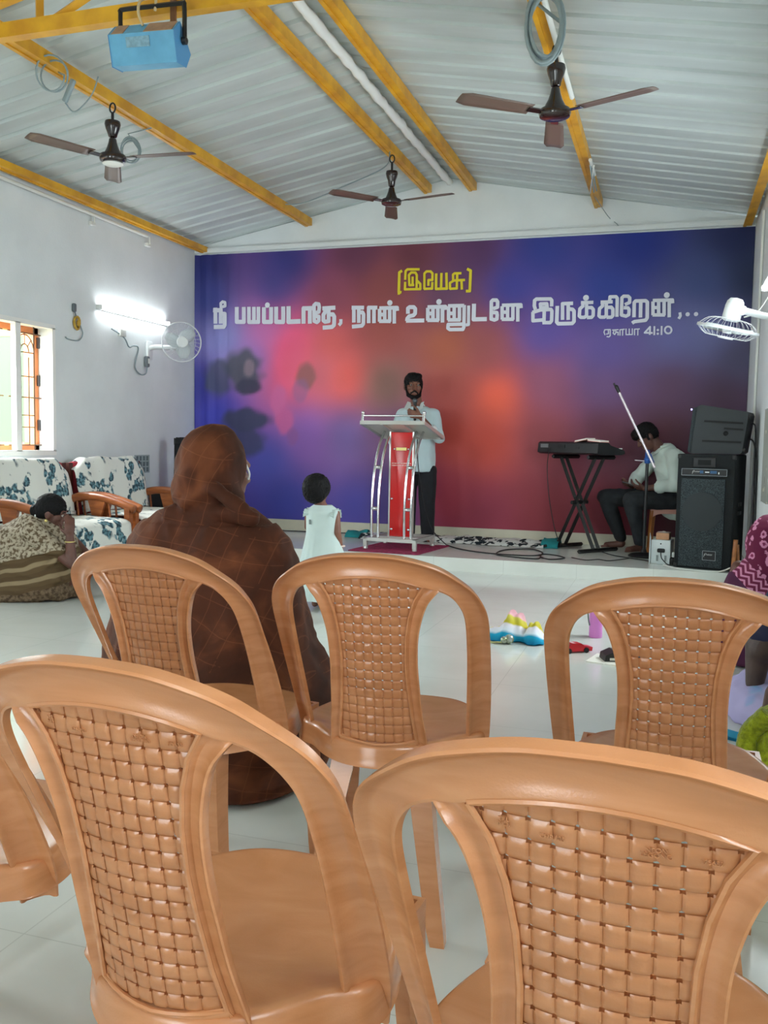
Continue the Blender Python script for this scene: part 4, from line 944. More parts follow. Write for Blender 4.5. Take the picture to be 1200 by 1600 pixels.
SHIRT = mat('shirt_pale_blue', (192, 212, 216), .8, var=.04, vscale=5, sheen=.1)
M = MB(); loft(M, [(-2.40, 8.61, .80, .172, .125), (-2.40, 8.61, .95, .168, .122), (-2.405, 8.61, 1.10, .165, .118), (-2.41, 8.61, 1.25, .182, .122), (-2.41, 8.615, 1.34, .188, .11), (-2.41, 8.615, 1.40, .16, .09), (-2.42, 8.612, 1.435, .09, .072)], 48)
limb(M, [V((-2.27, 8.61, 1.365)), ls+V((-.008, 0, -.018)), le, le+(lw-le)*.42], [.058, .056, .050, .048]); limb(M, [V((-2.55, 8.61, 1.365)), rs_+V((.01, 0, -.018)), re, re+(rw_-re)*.45], [.058, .056, .050, .046])
remesh(M, 'shirt', SHIRT, pn, .009, 3, fold(.007, 9, (1, 1, .6), 2))
CUFF = mat('shirt_white', (222, 230, 230), .8)
M = MB()
for k in (-1, 1):
    a = hc+V((.025+k*.045, .045, -.165)); M.add([a, a+V((k*.035, -.02, .012)), a+V((k*.045, -.10, -.055)), a+V((k*.005, -.105, -.085)), a+V((0, -.012, .006)), a+V((k*.04, -.028, .018)), a+V((k*.05, -.108, -.05)), a+V((k*.01, -.115, -.08))], [(0, 1, 2, 3), (7, 6, 5, 4), (0, 4, 5, 1), (1, 5, 6, 2), (2, 6, 7, 3), (3, 7, 4, 0)])
M.tube([V((-2.425+.065*cos(a), 8.612+.065*sin(a), 1.447)) for a in [pi*.02+k*pi*.96/10 for k in range(11)]], .016, 8); M.build('collar', CUFF, pn, 40)
for e_, w_ in ((le, lw), (re, rw_)):
    a = e_+(w_-e_)*.30; b = e_+(w_-e_)*.48; MB().tube([a, a+(b-a)*.5, b], [.051, .053, .049], 16).build('sleeve_cuff', CUFF, pn, 60)
m = MB().box((-2.415, 8.487, 1.10), (.028, .006, .56)); m.build('placket', SHIRT, pn)
for k in range(5): MB().ell((-2.415, 8.483, .90+k*.10), (.006, .003, .006)).build('button', CUFF, pn, 180)
TROU = mat('trousers_black', (20, 21, 27), .85, var=.2, vscale=20, sheen=.1)
M = MB(); loft(M, [(-2.40, 8.61, .78, .155, .11), (-2.40, 8.61, .9, .155, .11), (-2.40, 8.61, 1.0, .15, .10)])
for x in (-2.305, -2.50): limb(M, [(x, 8.61, .80), (x+.012, 8.58, .50), (x+.022, 8.595, .19)], [.098, .078, .062], 18)
remesh(M, 'trousers', TROU, pn, .009, 3, fold(.006, 9, (1, 1, .5), 5))
# microphone in his hand
mc = thing('microphone', 'black handheld microphone in the speaker\'s hand below his beard', 'microphone', lw+V((-.03, -.06, .08)))
ma = lw+V((-.062, .024, .012)); d = (hc+HR @ V((0, .14, -.10))-ma).normalized(); 
MB().cyl(ma-d*.05, ma+d*.12, .012, .017).build('handle', BLK, mc, 60); MB().ell(ma+d*.14, .026).build('grille_ball', mat('mic_mesh', (88, 96, 100), .35, metal=.7), mc, 180)
cable('microphone_cable', [ma-d*.05, V((-2.33, 8.30, 1.15)), V((-2.30, 8.26, .85)), V((-2.24, 8.28, .5)), V((-2.17, 8.34, .25)), fl(697, 851, S_)], .005, DARKC, 'thin black microphone cable falling from the speaker\'s hand to the stage')
# ---------------------------------------------------------------- the seated man with the phone
st2 = thing('plastic_stool', 'pinkish plastic stool under the seated man beside the loudspeaker', 'stool', (.0, 8.60, STG))
STO = mat('pink_plastic', (190, 140, 124), .4); WDL = mat('stool_leg_wood', (168, 104, 50), .45, var=.2, vscale=14, stretch=(3, 3, .5))
zt = .525
m = MB().rbox((0, 8.60, zt-.012), (.33, .33, .024), .011); m.build('seat', STO, st2, 50)
m = MB()
for sx, sy, L_, ax in ((0, -1, .31, 0), (0, 1, .31, 0), (1, 0, .31, 1), (-1, 0, .31, 1)):
    c = V((sx*.15, 8.60+sy*.15, 0)); N_ = 14; rows = []
    for i in range(N_+1):
        q = -1+2*i/N_; zz_ = zt-.03-.05*abs(q)**4-.014; p = c+(V((q*L_/2, 0, 0)) if ax == 0 else V((0, q*L_/2, 0))); rows.append([(p.x, p.y, zt-.015), (p.x, p.y, zz_)])
    m.grid(rows); off = V((sx*.012, sy*.012, 0)); m.grid([[(a[0]+off.x, a[1]+off.y, a[2]) for a in r] for r in rows])
m.build('apron', STO, st2)
for sx in (-1, 1):
    for sy in (-1, 1): MB().tube([(sx*.142, 8.6+sy*.142, zt-.02), (sx*.165, 8.6+sy*.165, STG)], [.026, .021], 4).build('leg', WDL if sx*sy > 0 else STO, st2, label='orange wood coloured leg' if sx*sy > 0 else None)
pm = thing('person', 'seated man in a pale green shirt bending over the phone in his hands', 'person', (-.05, 8.6, STG))
hc = V((-.222, 8.56, 1.165)); HR = frame((-.78, -.35, -.62), (-.5, 0, 1))
sL, sR = V((.02, 8.46, 1.0)), V((-.10, 8.74, 1.005)); eL, eR = V((.055, 8.37, .745)), V((-.30, 8.74, .79)); wL, wR = V((-.215, 8.42, .705)), V((-.335, 8.60, .715))
kL, kR = V((-.33, 8.42, .60)), V((-.575, 8.66, .60)); aL, aR = V((-.245, 8.44, .205)), V((-.43, 8.72, .205))
M = MB(); head(M, hc, HR, 1.0); M.cap(hc+HR @ V((0, -.03, -.06)), (-.09, 8.59, 1.04), .054, .062)
limb(M, [(.04, 8.6, .60), (.03, 8.6, .8), (-.04, 8.6, .99)], [.12, .12, .10]); limb(M, [sL, eL, wL], [.05, .040, .027]); limb(M, [sR, eR, wR], [.05, .040, .027]); M.cap(sL, sR, .055)
limb(M, [(.03, 8.50, .60), kL, aL], [.085, .058, .036]); limb(M, [(.0, 8.70, .60), kR, aR], [.085, .058, .036])
hand(M, wL, (-1, .25, .12), (0, .5, .8), (-.2, .3, 1), 1.0, .55, .01); hand(M, wR, (-.55, -.75, .1), (.2, -.2, .9), (-.5, .4, .6), 1.0, .5, .01)
foot(M, aL, (-.75, -.66, 0), 1.0); foot(M, aR, (-.95, -.3, 0), 1.0)
remesh(M, 'body', SK2, pm, .0062, 3); eyes(hc, HR, pm)
M = MB()
for p, r in (((0, -.016, .052), (.086, .102, .084)), ((0, -.048, .02), (.080, .072, .085)), ((0, .05, .085), (.07, .055, .038)), ((0, .085, .062), (.06, .022, .03))): M.ell(hc+HR @ V(p), r, HR)
for k in (-1, 1): M.cap(hc+HR @ V((k*.076, .012, .04)), hc+HR @ V((k*.074, .018, -.02)), .012, .008)
remesh(M, 'hair', HAIR, pm, .006, 2, fold(.006, 55))
SH2 = mat('shirt_pale_green', (206, 220, 212), .8, var=.04, vscale=6, sheen=.1)
M = MB(); limb(M, [(.055, 8.6, .57), (.045, 8.6, .75), (0.0, 8.6, .92), (-.05, 8.6, 1.0)], [.155, .150, .150, .115], 24); M.cap(sL, sR, .07)
limb(M, [sL, eL, eL+(wL-eL)*.55], [.070, .060, .052]); limb(M, [sR, eR, eR+(wR-eR)*.7], [.070, .060, .048])
remesh(M, 'shirt', SH2, pm, .009, 3, fold(.008, 9, (1, 1, .8), 7))
a = eL+(wL-eL)*.42; b = eL+(wL-eL)*.62; MB().tube([a, (a+b)/2, b], [.055, .060, .056], 16).build('sleeve_cuff', SH2, pm, 60)
M = MB(); cc = V((-.085, 8.59, 1.055))
for k in (-1, 1): M.add([cc+V((.05, k*.03, .045)), cc+V((.01, k*.075, .01)), cc+V((-.07, k*.08, -.055)), cc+V((-.085, k*.03, -.05)), cc+V((.055, k*.035, .055)), cc+V((.01, k*.085, .015)), cc+V((-.075, k*.09, -.055)), cc+V((-.09, k*.035, -.045))], [(0, 1, 2, 3), (7, 6, 5, 4), (0, 4, 5, 1), (1, 5, 6, 2), (2, 6, 7, 3), (3, 7, 4, 0)])
M.tube([cc+V((.055*cos(t)+.012, .072*sin(t), .028+.02*cos(t))) for t in [-2+k*.4 for k in range(11)]], .016, 8); M.build('collar', SH2, pm, 40)
TR2 = mat('trousers_dark_grey', (30, 34, 38), .85, var=.2, vscale=20)
M = MB(); M.ell((.04, 8.6, .60), (.15, .19, .085)); limb(M, [(.03, 8.50, .605), kL, aL+V((0, 0, .02))], [.098, .078, .052], 18); limb(M, [(.0, 8.70, .605), kR, aR+V((0, 0, .02))], [.098, .078, .052], 18)
remesh(M, 'trousers', TR2, pm, .009, 3, fold(.006, 10, (1, 1, 1), 3))
ph = thing('mobile_phone', 'black mobile phone held in the seated man\'s hands', 'phone', wL+V((-.13, .04, .03))); R = frame((-.9, .3, .25), (.35, 0, 1))
MB().rbox((-.345, 8.485, .735), (.075, .15, .009), .004, R).build('case', BLK, ph, 40); MB().box(V((-.345, 8.485, .735))+R @ V((0, 0, .0052)), (.066, .135, .0012), R).build('screen', mat('phone_glass', (120, 128, 134), .08), ph)
MB().ell((-.262, 8.43, .725), (.010, .010, .010)).build('ring', mat('white_gold', (235, 232, 225), .2), pm, 180, label='white ring on his finger')
# ---------------------------------------------------------------- toddler in white
CX, CYc = -2.125, 5.36
pc_ = thing('person', 'toddler in a white frilled dress standing with her back to the camera before the stage', 'person', (CX, CYc, 0))
hc = V((CX-.035, CYc, .772)); HR = frame((.25, .95, .10))
M = MB(); head(M, hc, HR, .80); M.cap(hc+V((0, 0, -.06)), (CX, CYc, .645), .036, .04); loft(M, [(CX, CYc, .30, .09, .07), (CX, CYc, .45, .085, .065), (CX, CYc, .60, .09, .06), (CX, CYc, .65, .05, .04)])
sh_r, el_r, wr_r = V((CX+.088, CYc, .615)), V((CX+.108, CYc-.02, .50)), V((CX+.120, CYc+.02, .385)); sh_l, el_l, wr_l = V((CX-.092, CYc, .615)), V((CX-.12, CYc+.05, .52)), V((CX-.07, CYc+.14, .47))
limb(M, [sh_r, el_r, wr_r], [.031, .026, .019]); limb(M, [sh_l, el_l, wr_l], [.031, .026, .019]); hand(M, wr_r, (.05, .05, -1), (-1, .2, 0), (0, 1, 0), .58, .3); hand(M, wr_l, (.6, .7, -.1), (0, 0, -1), (1, -.3, 0), .58, .35)
for x in (-.045, .045): limb(M, [(CX+x, CYc, .34), (CX+x, CYc+.005, .18), (CX+x, CYc-.005, .055)], [.055, .042, .028]); foot(M, (CX+x, CYc-.005, .05), (0, 1, 0), .55)
remesh(M, 'body', SK1, pc_, .005, 2); eyes(hc, HR, pc_, .8)
M = MB(); M.ell(hc+HR @ V((0, -.015, .015)), (.088, .093, .088), HR); M.ell(hc+HR @ V((0, -.035, -.015)), (.080, .068, .072), HR); remesh(M, 'hair', HAIR, pc_, .006, 2, fold(.005, 50))
DRS = mat('dress_white', (208, 224, 220), .8, var=.03, vscale=6, trans=.15)
rows = []; N_ = 96
for k in range(40):
    f = k/39; z = .672-.602*f
    if f < .06: rx, ry = .06+.9*f, .05+.35*f
    elif f < .3: rx, ry = .112, .078
    else: q = (f-.3)/.7; rx, ry = .112+.10*q**1.1, .078+.105*q**1.1
    rows.append([(CX+(rx*(1+.06*max(0, f-.3)*sin(14*a+2*sin(3*a))))*cos(a)+.01*f, CYc+(ry*(1+.08*max(0, f-.3)*sin(14*a+2*sin(3*a))))*sin(a), z) for a in [2*pi*i/N_ for i in range(N_)]])
MB().grid(rows, closed=True).build('dress', DRS, pc_, 180)
for s_, sh_ in ((1, sh_r), (-1, sh_l)):
    rows = []
    for k in range(9):
        f = k/8; rows.append([(sh_.x+s_*(-.035+.048*f)+.004*sin(i*1.7)*f*s_, CYc+(.052+.02*f)*sin(-1.9+3.8*i/40), sh_.z+.035-.012*f-.055*(1-cos(-1.9+3.8*i/40))*.55+f*.016*sin(i*1.1)) for i in range(41)])
    MB().grid(rows).build('frill_sleeve', DRS, pc_, 180)
MB().tube([wr_r+V((.024*cos(t*pi/8), .024*sin(t*pi/8), .025)) for t in range(17)], .005, 6).build('bangle', mat('pale_bangle', (236, 214, 200), .3), pc_, 180, label='pale bangle on her wrist')
MB().box((CX-.055, CYc-.079, .565), (.012, .006, .03)).build('back_fastening', mat('grey_fastening', (120, 130, 128), .5), pc_)
# ---------------------------------------------------------------- woman in the brown shawl
def shawl_mat():
    k = NT('brown_velvet', .8, .2); k.b.inputs['Sheen Weight'].default_value = .12; k.b.inputs['Sheen Roughness'].default_value = .35; k.b.inputs['Sheen Tint'].default_value = (.75, .42, .25, 1)
    tc = k.n('TexCoord'); n = k.n('TexNoise', Scale=5.0, Detail=5.0, Distortion=.8); k.l(tc.outputs['Object'], n.inputs['Vector']); n2 = k.n('TexNoise', Scale=2.4, Detail=1.0); k.l(tc.outputs['Object'], n2.inputs['Vector'])
    sx = k.n('SeparateXYZ'); k.l(tc.outputs['Object'], sx.inputs[0])
    wob = k.math('MULTIPLY', n2.outputs['Fac'], .16)
    def ln(v, per, wd): f = k.math('FRACT', k.math('DIVIDE', v, per)); return k.math('LESS_THAN', k.math('ABSOLUTE', k.math('SUBTRACT', f, .5)), wd)
    v1 = k.math('ADD', k.math('ADD', sx.outputs[0], k.math('MULTIPLY', sx.outputs[2], -.35)), wob); v2 = k.math('ADD', k.math('ADD', sx.outputs[2], k.math('MULTIPLY', sx.outputs[0], .2)), wob)
    g_ = k.math('MULTIPLY', k.math('MAXIMUM', ln(v1, .066, .024), ln(v2, .078, .018)), k.math('GREATER_THAN', n.outputs['Fac'], .44))
    base = k.ramp(n.outputs['Fac'], [(.30, s2l((54, 28, 18))), (.52, s2l((78, 40, 24))), (.74, s2l((118, 66, 38)))])
    k.l(k.mix(k.math('MULTIPLY', g_, .20), base, s2l((150, 92, 60))), k.b.inputs['Base Color']); return k.m
SHW = shawl_mat(); wy = 2.65
hx = at(327, 735, wy); pw = thing('person', 'woman wrapped in a brown checked velvet shawl, sitting with her back to the camera', 'person', (hx.x, wy, 0))
hc = V((hx.x+.005, wy+.02, at(327, 735, wy).z+.0)); HR = frame((.45, .88, -.12))
M = MB(); head(M, hc+HR @ V((0, .035, 0)), HR, 1.0); bx = at(328, 860, wy).x; bz = lambda py: at(328, py, wy).z
M.cap(hc+V((0, 0, -.08)), (bx, wy, bz(820)), .055, .06); limb(M, [(bx, wy, bz(830)), (bx, wy, bz(930)), (bx, wy, .42)], [.11, .13, .16]); M.cap((bx-.17, wy, bz(835)), (bx+.17, wy, bz(835)), .055)
for s_ in (-1, 1): limb(M, [(bx+s_*.18, wy, bz(835)), (bx+s_*.23, wy+.05, bz(960)), (bx+s_*.10, wy+.28, .52)], [.05, .042, .03]); hand(M, V((bx+s_*.10, wy+.28, .52)), (-s_, .4, 0), (0, 0, -1), (0, 1, 0), .92); limb(M, [(bx+s_*.08, wy, .40), (bx+s_*.14, wy+.36, .42), (bx+s_*.12, wy+.30, .09)], [.09, .06, .04]); foot(M, (bx+s_*.12, wy+.30, .085), (0, 1, 0), .92)
remesh(M, 'body', SK1, pw, .009, 3)
M = MB(); 
M.ell(hc+V((-.002, -.015, .018)), (.116, .115, .135)); M.ell(hc+V((.0, -.045, -.055)), (.112, .105, .12)); M.ell(hc+V((.015, -.035, -.12)), (.112, .10, .11))
def rg(py, xl, xr, ry, Y=wy):
    a = at(xl, py, Y); b = at(xr, py, Y); return ((a.x+b.x)/2, Y, max(.012, (a.z+b.z)/2), (b.x-a.x)/2, ry)
loft(M, [rg(*q) for q in ((1283, 392, 468, .12, 2.40), (1262, 350, 478, .20, 2.46), (1225, 300, 485, .27, 2.54), (1180, 262, 492, .31, 2.6), (1150, 232, 500, .33), (1115, 206, 514, .34), (1085, 192, 518, .34), (1045, 187, 508, .31), (1000, 189, 482, .26), (930, 197, 467, .20), (880, 205, 455, .175), (845, 213, 445, .155), (822, 226, 428, .13), (806, 250, 408, .105), (792, 275, 394, .09))], 64, 2.2)
def fold_tube(L_, r, dY): M.tube(cr([at(x, y, wy+dY)+V((0, 0, 0)) for x, y in L_], 5), r, 8)
fold_tube([(278, 770), (300, 790), (335, 800), (380, 806), (400, 812)], .022, -.10); fold_tube([(285, 792), (310, 772), (330, 762), (350, 775), (385, 800)], .018, -.115); fold_tube([(258, 800), (290, 806), (340, 812)], .02, -.10)
fs = fold(.017, 5.0, (1, 1, .45), 4); fh = fold(.004, 16, (1, .7, 1), 8)
remesh(M, 'shawl', SHW, pw, .009, 4, lambda p, n: (fh(fs(p, n) if p.z < .80 else p+(fs(p, n)-p)*.35, n) if p.z > .03 else V((p.x, p.y, max(.004, p.z)))))
MB().tube(cr([hc+V((.094, .05, .02)), hc+V((.104, .055, -.01)), hc+V((.101, .053, -.03))], 5), .004, 6).build('ear_cover', WHITE, pw, 180, label='white edge showing at her cheek')
# ---------------------------------------------------------------- woman in the brown sari
def sari_mat():
    k = NT('brown_sari', .8, .2); tc = k.n('TexCoord'); sx = k.n('SeparateXYZ'); k.l(tc.outputs['Object'], sx.inputs[0])
    n = k.n('TexNoise', Scale=46.0, Detail=4.0); k.l(tc.outputs['Object'], n.inputs['Vector']); n2 = k.n('TexNoise', Scale=3.0, Detail=2.0); k.l(tc.outputs['Object'], n2.inputs['Vector'])
    h = k.math('ADD', k.math('SUBTRACT', sx.outputs[2], k.math('MULTIPLY', sx.outputs[0], .28)), k.math('MULTIPLY', k.math('SUBTRACT', n2.outputs['Fac'], .5), .12))
    mot = k.ramp(n.outputs['Fac'], [(.42, s2l((92, 76, 56))), (.55, s2l((168, 156, 136)))]); f = k.math('FRACT', k.math('DIVIDE', h, .085))
    st_ = k.ramp(f, [(.30, s2l((92, 74, 50))), (.36, s2l((140, 122, 94))), (.62, s2l((140, 122, 94))), (.68, s2l((86, 68, 46)))])
    low = k.ramp(n.outputs['Fac'], [(.4, s2l((74, 58, 42))), (.6, s2l((112, 94, 74)))])
    c = k.mix(k.math('GREATER_THAN', h, .275), st_, mot); k.l(k.mix(k.math('LESS_THAN', h, .06), c, low), k.b.inputs['Base Color']); return k.m
sx0, sy0 = -4.02, 5.03
ps_ = thing('person', 'woman in a brown striped sari on the floor at left, hand at her mouth', 'person', (sx0, sy0, 0))
hc = V((-3.915, 5.0, .575)); HR = frame((.88, .35, -.32), (.3, 0, 1))
el_, wr_ = at(112, 880, 4.93), at(109, 838, 4.93)
M = MB(); head(M, hc, HR, .96); M.cap(hc+HR @ V((0, -.02, -.06)), (sx0, sy0, .47), .052, .06); limb(M, [(sx0, sy0, .46), (sx0-.03, sy0, .3), (sx0-.03, sy0, .12)], [.11, .13, .15])
sh1 = V((sx0+.05, sy0-.16, .45)); limb(M, [sh1, el_, wr_], [.048, .040, .026]); hand(M, wr_, (-.1, .15, 1), (-.6, .7, 0), (-.7, -.6, .2), .92, .35)
limb(M, [(sx0, sy0+.17, .45), (sx0+.2, sy0+.2, .26), (sx0+.26, sy0+.05, .16)], [.048, .04, .026]); hand(M, (sx0+.26, sy0+.05, .16), (.2, -1, -.1), (0, 0, -1), (1, 0, 0), .92)
for s_ in (-1, 1): limb(M, [(sx0, sy0+s_*.08, .12), (sx0+.12, sy0+s_*.13, .12), (sx0+.16, sy0-s_*.04, .07)], [.08, .055, .04])
remesh(M, 'body', SK2, ps_, .0065, 3); eyes(hc, HR, ps_, .96)
M = MB(); M.ell(hc+HR @ V((0, -.02, .04)), (.084, .10, .082), HR); M.ell(hc+HR @ V((0, -.055, .0)), (.078, .065, .075), HR); M.ell(hc+HR @ V((0, -.105, -.02)), (.05, .04, .045), HR); remesh(M, 'hair', HAIR, ps_, .006, 2, fold(.003, 50))
MB().tube([hc+HR @ V((.045*cos(t), -.085+.006*sin(t*2), -.03+.04*sin(t))) for t in [k*pi/8 for k in range(17)]], .008, 6).build('hair_band', WHITE, ps_, 180); MB().ell(hc+HR @ V((.082, -.004, -.045)), .011).build('earring', GOLD, ps_, 180)
MB().tube([wr_+V((.030*cos(t*pi/8), .030*sin(t*pi/8), -.035)) for t in range(17)], .004, 6).build('bangle', GOLD, ps_, 180)
M = MB()
def rg2(py, xl, xr, ry, dy=0): a = at(xl, py, sy0); b = at(xr, py, sy0); return ((a.x+b.x)/2, sy0+dy, max(.01, (a.z+b.z)/2), (b.x-a.x)/2, ry)
loft(M, [rg2(*q) for q in ((944, -60, 108, .30), (925, -56, 122, .32), (900, -46, 122, .30), (872, -32, 117, .26), (848, -14, 112, .22), (828, 6, 102, .17), (815, 26, 92, .13), (806, 42, 84, .09))], 56, 2.2)
for L_, r in (([(-40, 925), (30, 928), (80, 918), (118, 900)], .022), ([(-40, 905), (30, 902), (85, 888), (112, 870)], .014), ([(-30, 885), (40, 872), (95, 855), (110, 845)], .014), ([(-40, 938), (20, 940), (70, 936), (110, 922)], .02)): M.tube(cr([at(x, y, sy0)+V((0, -.27+.0013*abs(x-30), 0)) for x, y in L_], 5), r, 8)
M.cap(sh1, sh1+(el_-sh1)*.62, .068, .056)
remesh(M, 'sari', sari_mat(), ps_, .010, 4, fold(.017, 6, (.6, .6, 1.9), 3))
# ---------------------------------------------------------------- people along the right wall
def wrapped(name_label, cx, cy, rings, hood, m, seed, face=(.1, .95, -.2), hoodpart=True, skin=SK2, cloth='shawl', hr=(.108, .125, .135)):
    p = thing('person', name_label, 'person', (cx, cy, 0)); hc = V(hood); HR = frame(face); M = MB(); head(M, hc, HR, .95)
    M.cap(hc+V((0, 0, -.08)), (cx, cy, rings[-1][2]-.03), .05, .055); limb(M, [(cx, cy, rings[-1][2]-.06), (cx, cy, .14)], [.09, .12])
    for s_ in (-1, 1):
        limb(M, [(cx+s_*.12, cy, rings[-1][2]-.05), (cx+s_*.13, cy+.08, .26), (cx+s_*.06, cy+.24, .2)], [.045, .038, .026]); hand(M, V((cx+s_*.06, cy+.24, .2)), (-s_*.6, .8, -.1), (0, 0, -1), (0, 1, 0), .9)
    remesh(M, 'body', skin, p, .009, 3)
    M = MB(); loft(M, rings, 48, 2.2)
    if hoodpart: M.ell(hc+V((0, -.03, .01)), hr); M.ell(hc+V((0, -.05, -.09)), (hr[0]*.95, hr[1]*.9, .12))
    remesh(M, cloth, m, p, .009, 4, fold(.010, 7, (1, 1, .6), seed)); return p
def maroon_mat():
    k = NT('maroon_print', .85, .2); tc = k.n('TexCoord'); v = k.n('TexVoronoi', Scale=23.0); k.l(tc.outputs['Object'], v.inputs['Vector']); n = k.n('TexNoise', Scale=34.0, Detail=2.0); k.l(tc.outputs['Object'], n.inputs['Vector'])
    d = k.math('ADD', v.outputs['Distance'], k.math('MULTIPLY', k.math('SUBTRACT', n.outputs['Fac'], .5), .9)); c = k.ramp(d, [(.10, s2l((128, 46, 82))), (.16, s2l((206, 136, 168))), (.34, s2l((206, 136, 168))), (.40, s2l((104, 34, 64)))])
    sx = k.n('SeparateXYZ'); k.l(tc.outputs['Object'], sx.inputs[0]); w_ = k.math('MULTIPLY', k.math('ADD', sx.outputs[0], sx.outputs[2]), .707); q = k.math('MULTIPLY', k.math('SUBTRACT', sx.outputs[0], sx.outputs[2]), .707)
    tri = k.math('ABSOLUTE', k.math('SUBTRACT', k.math('FRACT', k.math('DIVIDE', q, .05)), .5)); zig = k.math('LESS_THAN', k.math('FRACT', k.math('DIVIDE', k.math('ADD', w_, k.math('MULTIPLY', tri, .045)), .028)), .42)
    c2 = k.mix(zig, s2l((112, 40, 70)), s2l((206, 138, 170))); c3 = k.mix(k.math('GREATER_THAN', w_, .305), c2, c); k.l(k.mix(k.math('LESS_THAN', w_, .215), c3, s2l((84, 42, 70))), k.b.inputs['Base Color']); return k.m
wrapped('person in a maroon floral shawl with a zigzag border, seated before the big loudspeaker', .47, 4.85, [(.44, 4.9, .01, .17, .26), (.43, 4.9, .12, .19, .26), (.44, 4.88, .25, .185, .2), (.455, 4.86, .38, .17, .15), (.465, 4.85, .47, .14, .12), (.47, 4.85, .52, .09, .09)], (.482, 4.86, .60), maroon_mat(), 11)
LAV = cloth_mat('lavender_cloth', s2l((176, 168, 208)), s2l((74, 180, 206)), s2l((110, 150, 200)), 7, .5, .1)
NAVY = mat('navy_cloth', (30, 32, 62), .8)
pl_ = thing('person', 'person in a lavender and blue skirt seated on the floor by the right wall', 'person', (.52, 3.95, 0))
M = MB(); head(M, (.535, 3.95, .66), frame((-.1, .95, -.2)), .9); M.cap((.535, 3.95, .6), (.53, 3.95, .5), .05); limb(M, [(.53, 3.95, .48), (.53, 3.95, .16)], [.09, .10]); limb(M, [(.46, 3.92, .45), (.365, 3.82, .30), (.352, 3.80, .15)], [.058, .056, .036]); limb(M, [(.40, 3.80, .40), (.37, 3.80, .28)], [.05, .055])
hand(M, (.352, 3.80, .15), (.2, .5, -.6), (0, 0, -1), (-1, 0, 0), .9); limb(M, [(.52, 4.0, .14), (.42, 4.2, .12)], [.075, .05]); remesh(M, 'body', skin_mat('skin_dark', (76, 54, 46), (64, 44, 38)), pl_, .007, 3)
M = MB(); M.ell((.535, 3.93, .70), (.08, .095, .08)); M.ell((.535, 3.88, .63), (.06, .06, .07)); remesh(M, 'hair', HAIR, pl_, .007, 2)
M = MB(); loft(M, [(.52, 3.95, .12, .10, .1), (.52, 3.95, .3, .10, .1), (.53, 3.95, .48, .10, .08), (.53, 3.95, .52, .06, .05)]); M.cap((.45, 3.9, .46), (.385, 3.81, .36), .07, .066); remesh(M, 'blouse', NAVY, pl_, .008, 3, fold(.006, 9))
M = MB(); loft(M, [(.44, 3.90, .006, .176, .30), (.435, 3.90, .06, .176, .30), (.44, 3.90, .11, .160, .26), (.47, 3.92, .15, .12, .2), (.5, 3.95, .18, .08, .1)], 48); remesh(M, 'skirt', LAV, pl_, .008, 3, fold(.014, 8, (1, 1, 1), 2))
LIME = mat('lime_knit', (172, 182, 26), .9, rgb2=(128, 138, 10), vscale=60, bump=.6, bscale=120, sheen=.3)
wrapped('person huddled in a lime green knitted shawl at the right edge of the photo', .45, 2.78, [(.43, 2.78, .006, .19, .24), (.42, 2.78, .10, .195, .22), (.42, 2.78, .20, .195, .2), (.43, 2.78, .28, .18, .17), (.45, 2.78, .35, .14, .13), (.47, 2.78, .42, .10, .10)], (.525, 2.80, .56), LIME, 21, hoodpart=False)
m = MB().tube(cr([(.28, 2.62, .12), (.24, 2.66, .20), (.245, 2.70, .27), (.29, 2.68, .33)], 5), .03, 8); m.build('shawl_fold', LIME, [o for o in bpy.data.objects if o.get('label', '').startswith('person huddled')][0], 180)
